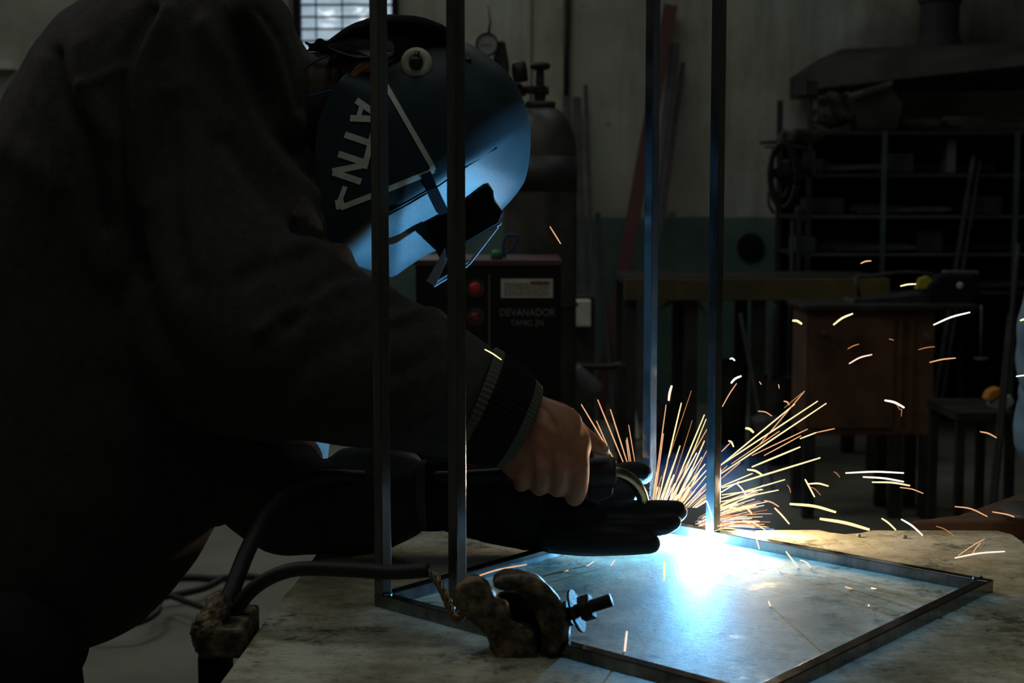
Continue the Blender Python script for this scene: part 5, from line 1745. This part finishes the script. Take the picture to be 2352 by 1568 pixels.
for kind, pa, pb, si, hh, m_, lab in STOCK:
    zb_ = P(0, SH[si], RY).z + 0.001
    xa_, xb_ = P(pa, 0, RY).x, P(pb, 0, RY).x
    yy = RY + random.uniform(0.04, 0.12)
    h_ = hh * S(RY)
    if kind == 'block':
        o = MB().add(box((xa_, yy, zb_), (xb_, yy + 0.3, zb_ + h_))).build('stock_box', m_, bevel=0.008)
        tag(o, lab, 'box')
    elif kind == 'pipe':
        r_ = h_ / 2
        o = MB().add(lathe([(r_ * 0.85, 0), (r_, 0), (r_, xb_ - xa_), (0, xb_ - xa_), (0, 0.02), (r_ * 0.85, 0.02)], (xa_, yy + 0.1, zb_ + r_), (1, 0.1, 0.0), 20)).build('stock_pipe', m_, smooth=False)
        tag(o, lab, 'pipe')
    elif kind == 'bars':
        o = MB()
        if 'single long' in lab:
            o.add(bar((xa_, yy + 0.25, zb_ + 0.075), (xb_, yy + 0.25, zb_ + 0.085), 0.03, 0.02))
        for j in range(0 if 'single long' in lab else 4):
            o.add(bar((xa_ + random.uniform(0, .1), yy + j * 0.05, zb_ + 0.02 + j * 0.012), (xb_, yy + j * 0.05 - 0.05, zb_ + h_ * random.uniform(.5, 1)), 0.03, 0.02))
        o = o.build('stock_bars', m_)
        tag(o, lab, 'metal bars')
    elif kind == 'sheet':
        me_ = fuse('crumpled_sheet', [plate([(1893, 298), (1898, 240), (1930, 232), (1975, 226), (1990, 262), (1985, 298)], RY + 0.1, 0.15)], 0.012, 2)
        wobble(me_, 0.02, 24, 7)
        o = mesh_obj('crumpled_sheet', me_, m_)
        o.location = (-0.05, 0, 0.035)
        tag(o, lab, 'sheet metal')
    else:
        o = root('tilted_case', P(2010, 298, RY + 0.1), lab, 'case')
        MB().add(plate([(1960, 226), (2046, 196), (2075, 240), (2062, 298), (1972, 298)], RY + 0.06, 0.3)).build('case_body', m_, o, bevel=0.006)
        MB().add(bar(P(1950, 221, RY + 0.03), P(2050, 190, RY + 0.03), 0.02, 0.022)).build('case_edge', M_SCRAPL, o, bevel=0.003)
# objects sticking out at the left of the rack
o = MB().add(tube([P(1746, 327, RY - 0.05), P(1800, 326, RY - 0.02), P(1870, 322, RY + 0.03)], 0.010, 8)).build('hook_rod', M_SCRAP, smooth=True)
tag(o, 'thin rod sticking out left of the rack, holding the cable coil', 'rod')
o = MB().add(tube([P(1755, 337, RY - 0.09), P(1800, 334, RY - 0.07), P(1850, 340, RY - 0.03)], [0.008, 0.014, 0.012], 8)).build('bright_rod', M_SCRAPL, smooth=True)
tag(o, 'bright rod end just under the hook rod', 'rod')
me_ = fuse('crumpled_sheet', [plate([(1786, 322), (1800, 302), (1830, 300), (1870, 296), (1895, 310), (1880, 332), (1840, 330)], RY - 0.02, 0.12)], 0.01, 2)
wobble(me_, 0.012, 30, 3)
o = tag(mesh_obj('crumpled_sheet', me_, M_SCRAP), 'crumpled brown sheet lying on the hook rod left of the rack', 'sheet metal')
cl_ = MB()
for (cx_, cy_, rx, ry, dy) in ((1796, 402, 30, 74, 0), (1800, 398, 27, 78, .02), (1803, 404, 33, 70, .04), (1792, 392, 24, 62, .05)):
    cl_.add(tube([P(cx_ + rx * math.cos(a_), cy_ + ry * math.sin(a_), RY - 0.10 + dy) for a_ in np.linspace(0.3, 0.3 + 2 * math.pi, 40)], 0.010, 8))
cl_.add(tube([P(1764, 440, RY - .09), P(1766, 470, RY - .09), P(1777, 490, RY - .09)], 0.008, 8))
o = cl_.build('cable_coil', M_RUBBER, smooth=True)
tag(o, 'oval coil of black cable hanging left of the rack', 'cable coil')
me_ = fuse('clamp_lump', [ellipsoid(P(1806, 398, RY - 0.06), (0.06, 0.05, 0.055)), bar(P(1770, 398, RY - 0.06), P(1870, 392, RY + 0.0), 0.04, 0.05)], 0.008, 2)
wobble(me_, 0.01, 40, 2)
tag(mesh_obj('tool_holder', me_, M_BLKM), 'black lumpy tool holder in the middle of the cable coil', 'tool')
for k, (pa, pb, w_) in enumerate((((1848, 345), (1849, 400), 8), ((1869, 345), (1870, 405), 7), ((1836, 480), (1832, 640), 12), ((1820, 505), (1818, 600), 7))):
    leaner('hanging_strip', pa, pb, RY - 0.02, RY - 0.02, w_, 0.02, (M_DARKB, M_DARKB, M_SCRAP, M_GREENP)[k],
           ('thin dark strip hanging below the rack top, left of two', 'thin dark strip hanging below the rack top, right of two', 'dark strip hanging beside the rack over the green dado, wider of two', 'greenish strip hanging beside the rack over the green dado')[k], 'strip', extend=(k >= 2))
leaner('angle_bar', (2236, 360), (2196, 610), 7.85, 7.72, 9, 0.03, M_SCRAP, 'long grey angle bar leaning on the rack front, left of two', 'angle bar')
leaner('angle_bar', (2250, 372), (2212, 610), 7.85, 7.72, 6, 0.03, M_DARKB, 'long dark angle bar leaning on the rack front, right of two', 'angle bar')

# right-hand clutter
leaner('tripod_pole', (2340, 560), (2318, 800), 5.28, 5.2, 8, 0.02, M_SCRAP, 'slanting grey pole at the far right before the blue jacket', 'pole')
leaner('tripod_pole', (2318, 720), (2300, 900), 5.3, 5.22, 6, 0.02, M_SCRAP, 'thin dark pole left of the grey one at the far right', 'pole')
o = MB().add(tube([P(2254, 700, 6.09), P(2253, 820, 6.09)], 0.006, 8)).add(lathe([(0, 0), (0.03, 0), (0.03, 0.01), (0, 0.01)], P(2253, 826, 6.09), (0, 0, 1), 16)).build('hanging_hook', M_GREYB, smooth=True)
tag(o, 'thin hanging rod with a disc end right of the rusty cabinet', 'hook')
st_ = root('tool_stand', (P(2290, 0, 5.4).x, 5.5, 0), 'dark low stand carrying the orange power tool at right', 'stand')
MB().add(box((P(2215, 0, 5.4).x, 5.35, P(0, 948, 5.35).z - 0.03), (P(2345, 0, 5.4).x, 5.75, P(0, 948, 5.35).z))).build('stand_top', M_DARKB, st_)
for px in (2218, 2336):
    for yy in (5.36, 5.70):
        MB().add(box((P(px, 0, 5.4).x, yy, 0), (P(px, 0, 5.4).x + 0.03, yy + 0.03, P(0, 948, 5.35).z - 0.031))).build('leg', M_DARKB, st_)
pt_ = root('power_tool', P(2290, 940, 5.5), 'orange and grey power tool lying on the dark stand at right', 'power tool')
MB().add(plate([(2264, 918), (2274, 898), (2292, 890), (2312, 896), (2300, 908), (2276, 926)], 5.45, 0.06)).build('tool_casing', M_ORG, pt_, bevel=0.008)
MB().add(plate([(2276, 928), (2300, 908), (2322, 906), (2334, 926), (2312, 946), (2284, 942)], 5.46, 0.07)).build('tool_grip', M_LAB, pt_, bevel=0.01)

# brown board behind the bench
o = root('brown_board', G(2400, 1150, 0.80), 'brown wooden board table beyond the right back corner of the bench', 'table')
bpts = [G(2110, 1212, 0.82), G(2200, 1182, 0.82), G(2290, 1150, 0.82), G(2352, 1128, 0.82), G(2700, 1090, 0.82), G(2900, 1215, 0.82), G(2500, 1212, 0.82)]
bpts = [Vector((p.x, max(p.y, 2.24), p.z)) for p in bpts]
n_ = len(bpts)
lowv = [p - Vector((0, 0, 0.03)) for p in bpts]
MB().add((bpts + lowv, [tuple(range(n_))[::-1], tuple(range(n_, 2 * n_))] + [(k, (k + 1) % n_, n_ + (k + 1) % n_, n_ + k) for k in range(n_)])).build('board', M_WOOD, o, bevel=0.004)
for q in (bpts[1], bpts[4], bpts[5]):
    c_ = sum(bpts, Vector()) / n_
    q = q + (c_ - q) * 0.15
    MB().add(box((q.x - 0.025, q.y - 0.025, 0), (q.x + 0.025, q.y + 0.025, 0.789))).build('leg', M_DARKB, o)
me_ = fuse('leather_pad', [ellipsoid(G(2350, 1175, 0.835), (0.035, 0.05, 0.014))], 0.003, 2)
tag(mesh_obj('leather_pad', me_, M_RUBBER), 'rounded black pad on the brown board at the picture edge', 'pad')

# crumbs on the bench
for (x_, y_, r_, lab) in ((1972, 1233, .0035, 'dull metal crumb lying near the back edge of the bench'), (2077, 1236, .004, 'shiny slag pebble near the back edge of the bench'), (1497, 1217, .0, '')):
    if r_:
        o = MB().add(ellipsoid(G(x_, y_) + Vector((0, 0, r_ * .7)), (r_, r_, r_ * .75), 10, 6)).build('slag_pebble', M_CAN, smooth=True)
        tag(o, lab, 'slag')

# ================================================================= SECOND PERSON AT THE RIGHT EDGE
p2 = root('person', (0.0, 0.0, 0.0), 'person in a light blue work jacket bending, mostly outside the right edge', 'person')
QY = 4.5
p2.location = (P(2460, 0, QY).x, QY, 0)
T2_ = [(2452, 560, QY, 70, .12), (2462, 680, QY, 100, .17), (2458, 850, QY, 112, .17), (2452, 960, QY, 108, .16), (2450, 1000, QY, 104, .15)]
AR2 = [(2420, 620, QY - .17, 52, .065), (2388, 740, QY - .19, 50, .06), (2382, 840, QY - .2, 50, .06), (2412, 900, QY - .26, 44, .05), (2450, 930, QY - .34, 34, .04)]
AR3 = [(2480, 620, QY + .17, 52, .065), (2420, 740, QY + .19, 50, .06), (2440, 860, QY + .2, 44, .055), (2470, 920, QY + .1, 34, .04)]
j2 = fuse('jacket', [loft(T2_), loft(AR2), loft(AR3), loft([(2425, 900, QY - .03, 85, .15), (2420, 980, QY - .03, 86, .16), (2416, 1004, QY - .03, 86, .16)])], 0.010, 4)
wobble(j2, 0.006, 24, 8)
mesh_obj('jacket', j2, M_BLUEJ, p2)
LG = [[(2440, 980, QY - .1, 60, .09), (2430, 1150, QY - .11, 55, .08), (2440, 1300, QY - .1, 45, .065), (2440, 1410, QY - .1, 38, .05)],
      [(2480, 980, QY + .1, 60, .09), (2490, 1150, QY + .11, 55, .08), (2490, 1280, QY + .1, 45, .065), (2490, 1370, QY + .1, 38, .05)]]
t2 = fuse('trousers', [loft(q) for q in LG], 0.010, 4)
mesh_obj('trousers', t2, M_PANTS, p2)
b2 = fuse('body', [loft(shrink(T2_, .8)), loft(shrink(AR2, .75) + [(2478, 940, QY - .36, 26, .03), (2500, 945, QY - .37, 22, .018)]), loft(shrink(AR3, .75)), ellipsoid(P(2450, 470, QY), (0.082, 0.075, 0.11)),
                   loft([(2450, 500, QY, 45, .055), (2452, 580, QY, 48, .06)]), chain([(2385, 470, QY, 14), (2378, 488, QY, 16), (2388, 494, QY, 12)])]
          + [loft(shrink(q, .8)) for q in LG]
          + [chain([(2500, 938 + 5 * k, QY - .37 + .012 * k, 8), (2520, 940 + 5 * k, QY - .375 + .012 * k, 7), (2534, 950 + 4 * k, QY - .37 + .012 * k, 6)]) for k in range(4)]
          + [chain([(2490, 932, QY - .36, 9), (2504, 922, QY - .37, 8), (2514, 920, QY - .37, 7)])], 0.007, 3)
mesh_obj('body', b2, M_SKIN, p2)
hr = fuse('hair', [ellipsoid(P(2458, 455, QY), (0.088, 0.082, 0.095))], 0.008, 2)
mesh_obj('hair', hr, M_CLOTH, p2)
for q in ((2440, 1430, QY - .1), (2490, 1390, QY + .1)):
    c_ = P(*q)
    bo = fuse('boot', [ellipsoid((c_.x - 0.05, c_.y, 0.045), (0.13, 0.05, 0.045)), ellipsoid((c_.x, c_.y, 0.08), (0.055, 0.05, 0.08))], 0.008, 3)
    mesh_obj('boot', bo, M_RUBBER, p2)
